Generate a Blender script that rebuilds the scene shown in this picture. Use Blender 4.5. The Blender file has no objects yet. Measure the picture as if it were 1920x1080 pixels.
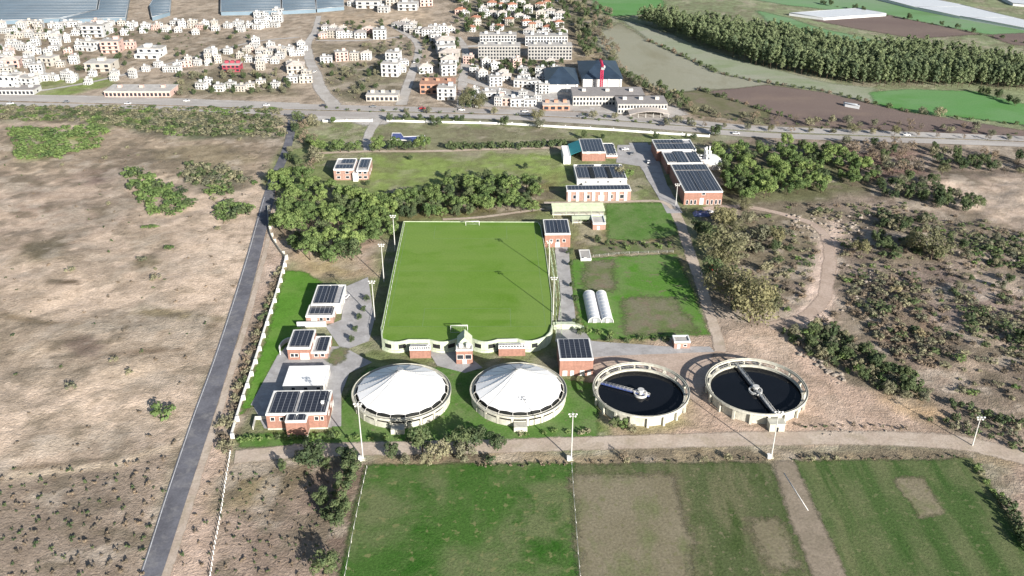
import bpy, math, random
import numpy as np
from mathutils import Vector
R = random.Random(7)
S = bpy.context.scene
COL = S.collection

# ------------------------------------------------------------------ camera
F, HC, TH = 1700.0, 207.0, math.radians(28.0)
CT, ST = math.cos(TH), math.sin(TH)
cam = bpy.data.cameras.new('camera')
cam.sensor_width = 36.0
cam.lens = F / 1920.0 * 36.0
cam.clip_start, cam.clip_end = 1.0, 20000.0
camo = bpy.data.objects.new('camera', cam)
COL.objects.link(camo)
camo.location = (0, 0, HC)
camo.rotation_euler = (math.pi / 2 - TH, 0, 0)
S.camera = camo

def P(px, py, z=0.0):
    """a point of the place seen at photo pixel (px, py) and standing at height z"""
    x = (px - 960.0) / F
    y = (py - 540.0) / F
    fy = CT - y * ST
    fz = -ST - y * CT
    t = (z - HC) / fz
    return Vector((x * t, fy * t, z))

def scale_at(px, py, z=0.0):
    p = P(px, py, z)
    return F / (p.y * CT + (HC - z) * ST)          # photo pixels per metre

YAW = math.radians(1.6)                             # the works are laid out square to this heading
EX = Vector((math.cos(YAW), math.sin(YAW), 0)); EY = Vector((-math.sin(YAW), math.cos(YAW), 0))

# ------------------------------------------------------------------ light
SUN_EL, SUN_AZ = math.radians(20.5), math.atan2(0.53, -0.85)
w = bpy.data.worlds.new('World'); S.world = w; w.use_nodes = True
nt = w.node_tree
bg = nt.nodes['Background']
sky = nt.nodes.new('ShaderNodeTexSky'); sky.sky_type = 'NISHITA'; sky.sun_disc = False
sky.sun_elevation = SUN_EL; sky.sun_rotation = SUN_AZ
nt.links.new(sky.outputs[0], bg.inputs[0]); bg.inputs[1].default_value = 0.06
sl = bpy.data.lights.new('sun', 'SUN'); sl.energy = 5.0; sl.angle = math.radians(0.5); sl.color = (1.0, 0.94, 0.86)
so = bpy.data.objects.new('sun', sl); COL.objects.link(so)
sd = Vector((0.53 * math.cos(SUN_EL), -0.85 * math.cos(SUN_EL), math.sin(SUN_EL))).normalized()
so.rotation_euler = sd.to_track_quat('Z', 'Y').to_euler(); so.location = sd * 3000
S.view_settings.view_transform = 'Standard'; S.view_settings.look = 'None'
S.view_settings.exposure = 1.12; S.view_settings.gamma = 1.0

# ------------------------------------------------------------------ colours and materials
def lin(c):
    c = c / 255.0
    return c / 12.92 if c <= 0.04045 else ((c + 0.055) / 1.055) ** 2.4
KX = (1.50, 1.43, 1.30)
def A(r, g, b, k=1.0):
    """albedo of sunlit level ground that looks (r,g,b)"""
    return tuple(min(0.85, lin(v) / q * k) for v, q in zip((r, g, b), KX))

def newmat(name):
    m = bpy.data.materials.new(name); m.use_nodes = True
    n = m.node_tree.nodes; l = m.node_tree.links
    return m, n, l, n['Principled BSDF']

def mathn(n, l, op, a, b=None, clamp=False):
    q = n.new('ShaderNodeMath'); q.operation = op; q.use_clamp = clamp
    for i, v in enumerate((a, b)):
        if v is None: continue
        if isinstance(v, (int, float)): q.inputs[i].default_value = v
        else: l.new(v, q.inputs[i])
    return q.outputs[0]

def mixc(n, l, fac, a, b, blend='MIX'):
    q = n.new('ShaderNodeMix'); q.data_type = 'RGBA'; q.blend_type = blend; q.clamp_factor = True
    if isinstance(fac, (int, float)): q.inputs[0].default_value = fac
    else: l.new(fac, q.inputs[0])
    for i, v in ((6, a), (7, b)):
        if isinstance(v, tuple): q.inputs[i].default_value = (v[0], v[1], v[2], 1)
        else: l.new(v, q.inputs[i])
    return q.outputs[2]

def noise(n, l, vec, scale, detail=4, rough=0.6, dist=0.0):
    q = n.new('ShaderNodeTexNoise'); q.inputs['Scale'].default_value = scale
    q.inputs['Detail'].default_value = detail; q.inputs['Roughness'].default_value = rough
    q.inputs['Distortion'].default_value = dist
    l.new(vec, q.inputs['Vector'])
    return q.outputs[0]

def ramp(n, l, fac, lo, hi):
    q = n.new('ShaderNodeMapRange'); q.inputs[1].default_value = lo; q.inputs[2].default_value = hi
    l.new(fac, q.inputs[0]); return q.outputs[0]

def pm(name, col, rough=0.85, var=0.25, scale=0.6, col2=None, rnd=0.0, metal=0.0, spec=0.3, streak=None):
    """painted / mineral surface with uneven tone"""
    m, n, l, b = newmat(name)
    tc = n.new('ShaderNodeTexCoord').outputs['Object']
    f = noise(n, l, tc, scale, 5, 0.65)
    c2 = col2 if col2 else tuple(v * (1 - var) for v in col)
    c = mixc(n, l, ramp(n, l, f, 0.35, 0.65), col, c2)
    if streak:
        mp = n.new('ShaderNodeMapping'); mp.inputs['Scale'].default_value = (1.5, 1.5, 0.12); l.new(tc, mp.inputs[0])
        f2 = noise(n, l, mp.outputs[0], 1.0, 4)
        c = mixc(n, l, mathn(n, l, 'MULTIPLY', ramp(n, l, f2, 0.45, 0.75), streak), c, tuple(v * 0.55 for v in col))
    if rnd:
        oi = n.new('ShaderNodeObjectInfo').outputs['Random']
        c = mixc(n, l, mathn(n, l, 'MULTIPLY', oi, rnd), c, tuple(v * 0.45 for v in col))
    l.new(c, b.inputs['Base Color']); b.inputs['Roughness'].default_value = rough
    b.inputs['Metallic'].default_value = metal; b.inputs['Specular IOR Level'].default_value = spec
    return m

def land(name, cols, scale=0.06, stretch=(1, 1), fine=0.5, rot=0.0, band=None, bump=0.3, speck=None, soft=False):
    """level ground: up to three tones in ragged patches, fine grain on top"""
    m, n, l, b = newmat(name)
    g = n.new('ShaderNodeNewGeometry').outputs['Position']
    mp = n.new('ShaderNodeMapping'); mp.inputs['Scale'].default_value = (stretch[0], stretch[1], 1)
    mp.inputs['Rotation'].default_value = (0, 0, rot); l.new(g, mp.inputs[0])
    v = mp.outputs[0]
    c = cols[0]
    f = noise(n, l, v, scale, 6, 0.62, 0.4)
    c = mixc(n, l, ramp(n, l, f, 0.42, 0.6), c, cols[1])
    if len(cols) > 2:
        q = n.new('ShaderNodeVectorMath'); q.inputs[1].default_value = (71, 33, 0); l.new(v, q.inputs[0])
        f2 = noise(n, l, q.outputs[0], scale * 1.7, 6, 0.65, 0.3)
        c = mixc(n, l, ramp(n, l, f2, 0.5, 0.66), c, cols[2])
    if band:
        sx = n.new('ShaderNodeSeparateXYZ'); l.new(v, sx.inputs[0])
        s = mathn(n, l, 'SINE', mathn(n, l, 'MULTIPLY', sx.outputs[band[0]], band[1]))
        bn = noise(n, l, g, 0.045, 4, 0.6)
        c = mixc(n, l, mathn(n, l, 'MULTIPLY', mathn(n, l, 'MULTIPLY', ramp(n, l, s, -0.5, 0.5), ramp(n, l, bn, .38, .6)), band[2] * 1.5), c, band[3])
    ff = noise(n, l, g, 1.1, 5, 0.7)
    c = mixc(n, l, fine, c, mixc(n, l, ramp(n, l, ff, 0.25, 0.75), (0.45, 0.45, 0.45), (1.5, 1.5, 1.5)), 'MULTIPLY')
    if speck:
        sp = noise(n, l, g, speck[0], 3, 0.6)
        c = mixc(n, l, mathn(n, l, 'MULTIPLY', ramp(n, l, sp, speck[1], speck[1] + 0.06), speck[3]), c, speck[2])
    l.new(c, b.inputs['Base Color']); b.inputs['Roughness'].default_value = 0.95
    b.inputs['Specular IOR Level'].default_value = 0.1
    if bump:
        bp = n.new('ShaderNodeBump'); bp.inputs['Distance'].default_value = bump; bp.inputs['Strength'].default_value = 0.6
        l.new(ff, bp.inputs['Height']); l.new(bp.outputs[0], b.inputs['Normal'])
    if soft:                                        # ragged border: the sheet thins out into the ground around it
        at = n.new('ShaderNodeAttribute'); at.attribute_name = 'inner'
        e = noise(n, l, g, 0.38, 5, 0.7)
        k = mathn(n, l, 'ADD', mathn(n, l, 'MULTIPLY', at.outputs['Fac'], 1.5), mathn(n, l, 'MULTIPLY', mathn(n, l, 'SUBTRACT', e, 0.72), 1.6))
        k = mathn(n, l, 'MULTIPLY', k, 1.7, True)
        tr = n.new('ShaderNodeBsdfTransparent'); ms = n.new('ShaderNodeMixShader')
        l.new(k, ms.inputs[0]); l.new(tr.outputs[0], ms.inputs[1]); l.new(b.outputs[0], ms.inputs[2]); l.new(ms.outputs[0], n['Material Output'].inputs[0])
        SOFT.add(m.name)
    return m
SOFT = set()

def leafmat(name, col, col2, trans=0.2):
    m, n, l, b = newmat(name)
    g = n.new('ShaderNodeNewGeometry').outputs['Position']
    f = noise(n, l, g, 0.35, 4, 0.7)
    c = mixc(n, l, ramp(n, l, f, 0.36, 0.64), col, col2)
    oi = n.new('ShaderNodeObjectInfo').outputs['Random']
    c = mixc(n, l, 0.85, c, mixc(n, l, oi, (0.62, 0.66, 0.62), (1.35, 1.25, 1.05)), 'MULTIPLY')
    l.new(c, b.inputs['Base Color']); b.inputs['Roughness'].default_value = 0.75
    b.inputs['Specular IOR Level'].default_value = 0.15
    t = n.new('ShaderNodeBsdfTranslucent'); l.new(c, t.inputs[0])
    ms = n.new('ShaderNodeMixShader'); ms.inputs[0].default_value = trans
    l.new(b.outputs[0], ms.inputs[1]); l.new(t.outputs[0], ms.inputs[2])
    l.new(ms.outputs[0], n['Material Output'].inputs[0])
    return m

M = {}
M['brick'] = pm('brick', (0.315, 0.17, 0.13), 0.9, 0.28, 0.8, streak=0.35)
M['brick_pale'] = pm('pale_brick', (0.34, 0.215, 0.175), 0.9, 0.25, 0.8, streak=0.35)
M['white'] = pm('white_paint', (0.72, 0.72, 0.70), 0.6, 0.12, 0.7, streak=0.25)
M['whitedim'] = pm('weathered_white', (0.55, 0.54, 0.51), 0.8, 0.3, 0.5, streak=0.3)
M['membrane'] = pm('tent_membrane', (0.83, 0.83, 0.82), 0.5, 0.05, 0.2)
M['deck'] = pm('roof_deck', (0.40, 0.40, 0.41), 0.9, 0.3, 0.4)
M['concrete'] = pm('concrete', (0.52, 0.51, 0.44), 0.9, 0.3, 0.5, streak=0.5)
M['concrete_green'] = pm('limewashed_concrete', (0.50, 0.56, 0.42), 0.9, 0.25, 0.5, streak=0.4)
M['greenroof'] = pm('pale_green_sheet', (0.42, 0.47, 0.33), 0.7, 0.2, 0.4)
M['dark'] = pm('dark_opening', (0.02, 0.022, 0.022), 0.6, 0.3, 1.0)
M['glass'] = pm('window_glass', (0.03, 0.035, 0.045), 0.15, 0.3, 1.0, spec=0.5)
M['metal'] = pm('galvanised_metal', (0.58, 0.58, 0.56), 0.5, 0.15, 1.0, metal=0.2)
M['greymetal'] = pm('grey_metal', (0.34, 0.36, 0.38), 0.5, 0.2, 1.0, metal=0.3)
M['greenmetal'] = pm('pale_green_rail', (0.42, 0.50, 0.36), 0.6, 0.2, 1.0)
M['plastic'] = pm('greenhouse_film', (0.62, 0.64, 0.66), 0.35, 0.12, 0.5)
M['bark'] = pm('bark', (0.12, 0.09, 0.065), 0.95, 0.4, 2.0)
M['bluepaint'] = pm('blue_paint', (0.06, 0.10, 0.30), 0.5, 0.3, 0.5)
M['teal'] = pm('teal_awning', (0.03, 0.24, 0.27), 0.6, 0.2, 0.5)
M['housered'] = pm('faded_red_render', (0.36, 0.06, 0.09), 0.8, 0.3, 0.3)
M['red'] = pm('red_paint', (0.50, 0.03, 0.09), 0.5, 0.2, 0.5)
M['rock'] = pm('pale_rock', (0.36, 0.31, 0.26), 0.95, 0.45, 0.5, rnd=0.5)
M['rubber'] = pm('rubber', (0.02, 0.02, 0.02), 0.9, 0.2, 1.0)
M['terracotta'] = pm('terracotta_tile', (0.36, 0.17, 0.11), 0.9, 0.3, 0.6)
M['hipgrey'] = pm('grey_roof_tile', (0.30, 0.28, 0.27), 0.9, 0.25, 0.6)
M['hippale'] = pm('pale_roof_tile', (0.50, 0.45, 0.41), 0.9, 0.25, 0.6)
M['darkblue'] = pm('dark_blue_sheet', (0.035, 0.055, 0.085), 0.45, 0.35, 0.12)
M['orange'] = pm('raw_clay_block', (0.42, 0.24, 0.17), 0.95, 0.25, 0.4)
M['housewhite'] = pm('white_render', (0.60, 0.61, 0.61), 0.85, 0.2, 0.25, rnd=0.6, streak=0.4)
M['housecream'] = pm('cream_render', (0.50, 0.47, 0.42), 0.85, 0.18, 0.25, rnd=0.4, streak=0.3)
M['housepink'] = pm('pinkish_render', (0.60, 0.43, 0.38), 0.85, 0.18, 0.25, rnd=0.3, streak=0.3)
M['flatroof'] = pm('flat_roof_screed', (0.52, 0.50, 0.47), 0.9, 0.3, 0.3, rnd=0.5)
M['film_blue'] = pm('bluish_film', (0.16, 0.225, 0.28), 0.7, 0.2, 0.03)
for k, c in (('car_white', (.7, .7, .7)), ('car_red', (.5, .03, .03)), ('car_grey', (.2, .21, .22)), ('car_dark', (.03, .03, .04))):
    M[k] = pm(k + '_paint', c, 0.3, 0.05, 0.5, spec=0.5)
M['plaster_grey'] = pm('grey_plaster', (0.36, 0.355, 0.34), 0.9, 0.2, 0.2, streak=0.3)
M['tarp'] = pm('blue_tarpaulin', (0.10, 0.13, 0.28), 0.5, 0.3, 0.8)

def solar_mat():
    m, n, l, b = newmat('solar_cells')
    tc = n.new('ShaderNodeTexCoord').outputs['Object']
    s = n.new('ShaderNodeSeparateXYZ'); l.new(tc, s.inputs[0])
    fx = mathn(n, l, 'FRACT', mathn(n, l, 'DIVIDE', s.outputs[0], 2.1))
    fy = mathn(n, l, 'FRACT', mathn(n, l, 'DIVIDE', s.outputs[1], 1.75))
    ln = mathn(n, l, 'MAXIMUM', mathn(n, l, 'LESS_THAN', fx, 0.085), mathn(n, l, 'MULTIPLY', mathn(n, l, 'LESS_THAN', fy, 0.05), 0.35))
    f = noise(n, l, tc, 0.35, 3)
    c = mixc(n, l, f, (0.012, 0.014, 0.022), (0.035, 0.038, 0.05))
    c = mixc(n, l, mathn(n, l, 'MULTIPLY', ln, 0.6), c, (0.42, 0.43, 0.45))
    l.new(c, b.inputs['Base Color']); b.inputs['Roughness'].default_value = 0.25
    b.inputs['Specular IOR Level'].default_value = 0.4
    return m
M['solar'] = solar_mat()

def water_mat(name, col, rough=0.08):
    m, n, l, b = newmat(name)
    g = n.new('ShaderNodeNewGeometry').outputs['Position']
    f = noise(n, l, g, 0.15, 4)
    c = mixc(n, l, f, col, tuple(v * 1.8 for v in col))
    l.new(c, b.inputs['Base Color']); b.inputs['Roughness'].default_value = rough
    bp = n.new('ShaderNodeBump'); bp.inputs['Distance'].default_value = 0.03; bp.inputs['Strength'].default_value = 0.2
    l.new(noise(n, l, g, 1.5, 3), bp.inputs['Height']); l.new(bp.outputs[0], b.inputs['Normal'])
    b.inputs['Specular IOR Level'].default_value = 0.15
    return m
M['water'] = water_mat('dark_effluent', (0.005, 0.006, 0.008))
M['pool'] = water_mat('pool_water', (0.05, 0.06, 0.16), 0.2)

M['leaf_pine'] = leafmat('pine_leaf', (0.095, 0.152, 0.055), (0.185, 0.25, 0.10))
M['leaf_dark'] = leafmat('dark_leaf', (0.054, 0.086, 0.045), (0.108, 0.14, 0.074))
M['leaf_green'] = leafmat('fresh_leaf', (0.085, 0.142, 0.052), (0.155, 0.22, 0.09))
M['leaf_olive'] = leafmat('olive_leaf', (0.12, 0.125, 0.075), (0.19, 0.19, 0.118))
M['leaf_grey'] = leafmat('grey_green_leaf', (0.155, 0.16, 0.115), (0.24, 0.24, 0.175))
M['leaf_wood'] = leafmat('plantation_leaf', (0.095, 0.14, 0.075), (0.20, 0.245, 0.15))
M['leaf_brown'] = leafmat('dry_twig', (0.135, 0.112, 0.092), (0.205, 0.17, 0.14), 0.1)
M['leaf_yellow'] = leafmat('pale_reed', (0.19, 0.175, 0.115), (0.25, 0.23, 0.155))

# ------------------------------------------------------------------ object helpers
class MB:
    def __init__(self): self.v = []; self.f = []; self.m = []; self.s = []
    def add(self, vs, fs, mi=0, smooth=False):
        o = len(self.v); self.v += [tuple(p) for p in vs]
        for f in fs: self.f.append(tuple(i + o for i in f)); self.m.append(mi); self.s.append(smooth)
    def box(self, x0, x1, y0, y1, z0, z1, mi=0, bottom=True):
        v = [(x0, y0, z0), (x1, y0, z0), (x1, y1, z0), (x0, y1, z0), (x0, y0, z1), (x1, y0, z1), (x1, y1, z1), (x0, y1, z1)]
        f = [(4, 5, 6, 7), (0, 1, 5, 4), (1, 2, 6, 5), (2, 3, 7, 6), (3, 0, 4, 7)]
        if bottom: f.append((3, 2, 1, 0))
        self.add(v, f, mi)
    def obox(self, c, ux, hx, hy, z0, z1, mi=0):
        ux = Vector((ux[0], ux[1], 0)).normalized(); uy = Vector((-ux.y, ux.x, 0)); c = Vector((c[0], c[1], 0))
        q = [c - ux * hx - uy * hy, c + ux * hx - uy * hy, c + ux * hx + uy * hy, c - ux * hx + uy * hy]
        self.prism([(p.x, p.y) for p in q], z0, z1, mi)
    def prism(self, poly, z0, z1, mi=0, top=True):
        n = len(poly)
        v = [(x, y, z0) for x, y in poly] + [(x, y, z1) for x, y in poly]
        f = [(i, (i + 1) % n, n + (i + 1) % n, n + i) for i in range(n)]
        if top: f += [tuple(range(n, 2 * n)), tuple(range(n - 1, -1, -1))]
        self.add(v, f, mi)
    def cyl(self, cx, cy, z0, z1, r0, r1=None, n=10, mi=0, smooth=True):
        r1 = r0 if r1 is None else r1
        v = [(cx + r0 * math.cos(a), cy + r0 * math.sin(a), z0) for a in [2 * math.pi * i / n for i in range(n)]]
        v += [(cx + r1 * math.cos(a), cy + r1 * math.sin(a), z1) for a in [2 * math.pi * i / n for i in range(n)]]
        self.add(v, [(i, (i + 1) % n, n + (i + 1) % n, n + i) for i in range(n)], mi, smooth)
        self.add(v[n:], [tuple(range(n))], mi); self.add(v[:n], [tuple(range(n - 1, -1, -1))], mi)
    def tube(self, p, q, r0, r1=None, n=6, mi=0):
        r1 = r0 if r1 is None else r1
        p = Vector(p); q = Vector(q); d = (q - p).normalized()
        a = d.cross(Vector((0, 0, 1)) if abs(d.z) < 0.9 else Vector((1, 0, 0))).normalized(); b = d.cross(a)
        v = [p + (a * math.cos(t) + b * math.sin(t)) * r0 for t in [2 * math.pi * i / n for i in range(n)]]
        v += [q + (a * math.cos(t) + b * math.sin(t)) * r1 for t in [2 * math.pi * i / n for i in range(n)]]
        self.add(v, [(i, n + i, n + (i + 1) % n, (i + 1) % n) for i in range(n)] + [tuple(range(n)), tuple(range(2 * n - 1, n - 1, -1))], mi, True)
    def ring(self, r0, r1, z0, z1, n=64, a0=0.0, a1=2 * math.pi, mi=0, cx=0, cy=0):
        full = abs(a1 - a0 - 2 * math.pi) < 1e-6
        k = n if full else n + 1
        v = []
        for i in range(k):
            a = a0 + (a1 - a0) * i / n; c, s = math.cos(a), math.sin(a)
            v += [(cx + r0 * c, cy + r0 * s, z0), (cx + r1 * c, cy + r1 * s, z0), (cx + r1 * c, cy + r1 * s, z1), (cx + r0 * c, cy + r0 * s, z1)]
        f = []
        for i in range(n):
            a, b = 4 * i, 4 * ((i + 1) % k)
            f += [(a + 3, a + 2, b + 2, b + 3), (a + 1, b + 1, b + 2, a + 2), (a, a + 3, b + 3, b), (a, b, b + 1, a + 1)]
        if not full: f += [(0, 1, 2, 3), (4 * n + 3, 4 * n + 2, 4 * n + 1, 4 * n)]
        self.add(v, f, mi)
    def mesh(self, name, mats):
        me = bpy.data.meshes.new(name); me.from_pydata(self.v, [], self.f)
        mats = mats if isinstance(mats, (list, tuple)) else [mats]
        for m in mats: me.materials.append(m)
        me.polygons.foreach_set('material_index', self.m); me.polygons.foreach_set('use_smooth', self.s)
        me.update(); return me
    def build(self, name, mats, parent=None, loc=None, rz=0.0):
        o = bpy.data.objects.new(name, self.mesh(name, mats)); COL.objects.link(o)
        if parent: o.parent = parent
        if loc is not None: o.location = loc
        o.rotation_euler.z = rz
        return o

def tag(o, label=None, cat=None, group=None, kind=None):
    if label: o['label'] = label
    if cat: o['category'] = cat
    if group: o['group'] = group
    if kind: o['kind'] = kind
    return o
def empty(name, loc, rz=0.0, label=None, cat=None, group=None):
    o = bpy.data.objects.new(name, None); COL.objects.link(o)
    o.empty_display_size = 0.5
    o.location = loc; o.rotation_euler.z = rz
    return tag(o, label, cat, group)
def dup(root, loc, rz=0.0, sc=(1, 1, 1), label=None, group=None):
    def cp(o, par):
        c = o.copy(); COL.objects.link(c)
        if par is not None: c.parent = par
        for ch in KIDS.get(o.name, ()): cp(ch, c)
        return c
    r = cp(root, None); r.location = loc; r.rotation_euler.z = rz; r.scale = sc
    return tag(r, label, None, group)
KIDS = {}
def index_kids(root):
    KIDS[root.name] = list(root.children)
    for c in root.children: index_kids(c)
def remove_tree(root):
    for c in list(root.children): remove_tree(c)
    bpy.data.objects.remove(root)

# ------------------------------------------------------------------ numpy terrain helpers
def vnoise(x, y, seed):
    xi = np.floor(x).astype(np.int64); yi = np.floor(y).astype(np.int64); xf = x - xi; yf = y - yi
    def h(a, b):
        n = (a * 374761393 + b * 668265263 + seed * 974634777) & 0x7fffffff
        n = ((n ^ (n >> 13)) * 1274126177) & 0x7fffffff
        return ((n ^ (n >> 16)) & 0xffff) / 65535.0
    u = xf * xf * (3 - 2 * xf); v = yf * yf * (3 - 2 * yf)
    a = h(xi, yi) * (1 - u) + h(xi + 1, yi) * u
    b = h(xi, yi + 1) * (1 - u) + h(xi + 1, yi + 1) * u
    return a * (1 - v) + b * v
def fbm(x, y, s, seed=1, oct=4):
    t = 0; amp = 1; tot = 0
    for i in range(oct):
        t = t + amp * vnoise(x / s, y / s, seed + i * 17); tot += amp; amp *= 0.55; s *= 0.5
    return t / tot
def pxpoly(pts, z=0.0): return np.array([(P(a, b, z).x, P(a, b, z).y) for a, b in pts])
def sdist(x, y, poly):
    """distance into the polygon, positive inside"""
    d = np.full(x.shape, 1e18); ins = np.zeros(x.shape, bool); n = len(poly)
    for i in range(n):
        ax, ay = poly[i]; bx, by = poly[(i + 1) % n]
        ex, ey = bx - ax, by - ay
        t = np.clip(((x - ax) * ex + (y - ay) * ey) / max(ex * ex + ey * ey, 1e-9), 0, 1)
        d = np.minimum(d, (x - ax - t * ex) ** 2 + (y - ay - t * ey) ** 2)
        cr = ((ay > y) != (by > y))
        with np.errstate(divide='ignore', invalid='ignore'):
            ins ^= cr & (x < ex * (y - ay) / (ey if ey != 0 else 1e-9) + ax)
    d = np.sqrt(d)
    return np.where(ins, d, -d)
RELIEF = [  # where the land rolls: outline in photo pixels, height, size of the humps
    (pxpoly([(-500, 235), (480, 240), (500, 330), (440, 560), (335, 860), (235, 1100), (-700, 1100)]), 3.2, 46, 3),
    (pxpoly([(1590, 440), (1640, 320), (2300, 310), (2400, 900), (1900, 800), (1700, 720), (1600, 610)]), 5.0, 34, 9),
]
def relief(x, y):
    z = np.zeros(x.shape)
    for poly, amp, s, sd_ in RELIEF:
        m = np.clip(sdist(x, y, poly) / 28.0, 0, 1); m = m * m * (3 - 2 * m)
        z = z + m * amp * np.clip(fbm(x, y, s, sd_, 4) - 0.28, 0, 1) * 1.3
    return z
def hz(x, y): return float(relief(np.array([x]), np.array([y]))[0])
def G(px, py):
    p = P(px, py); p.z = hz(p.x, p.y); return p
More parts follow.
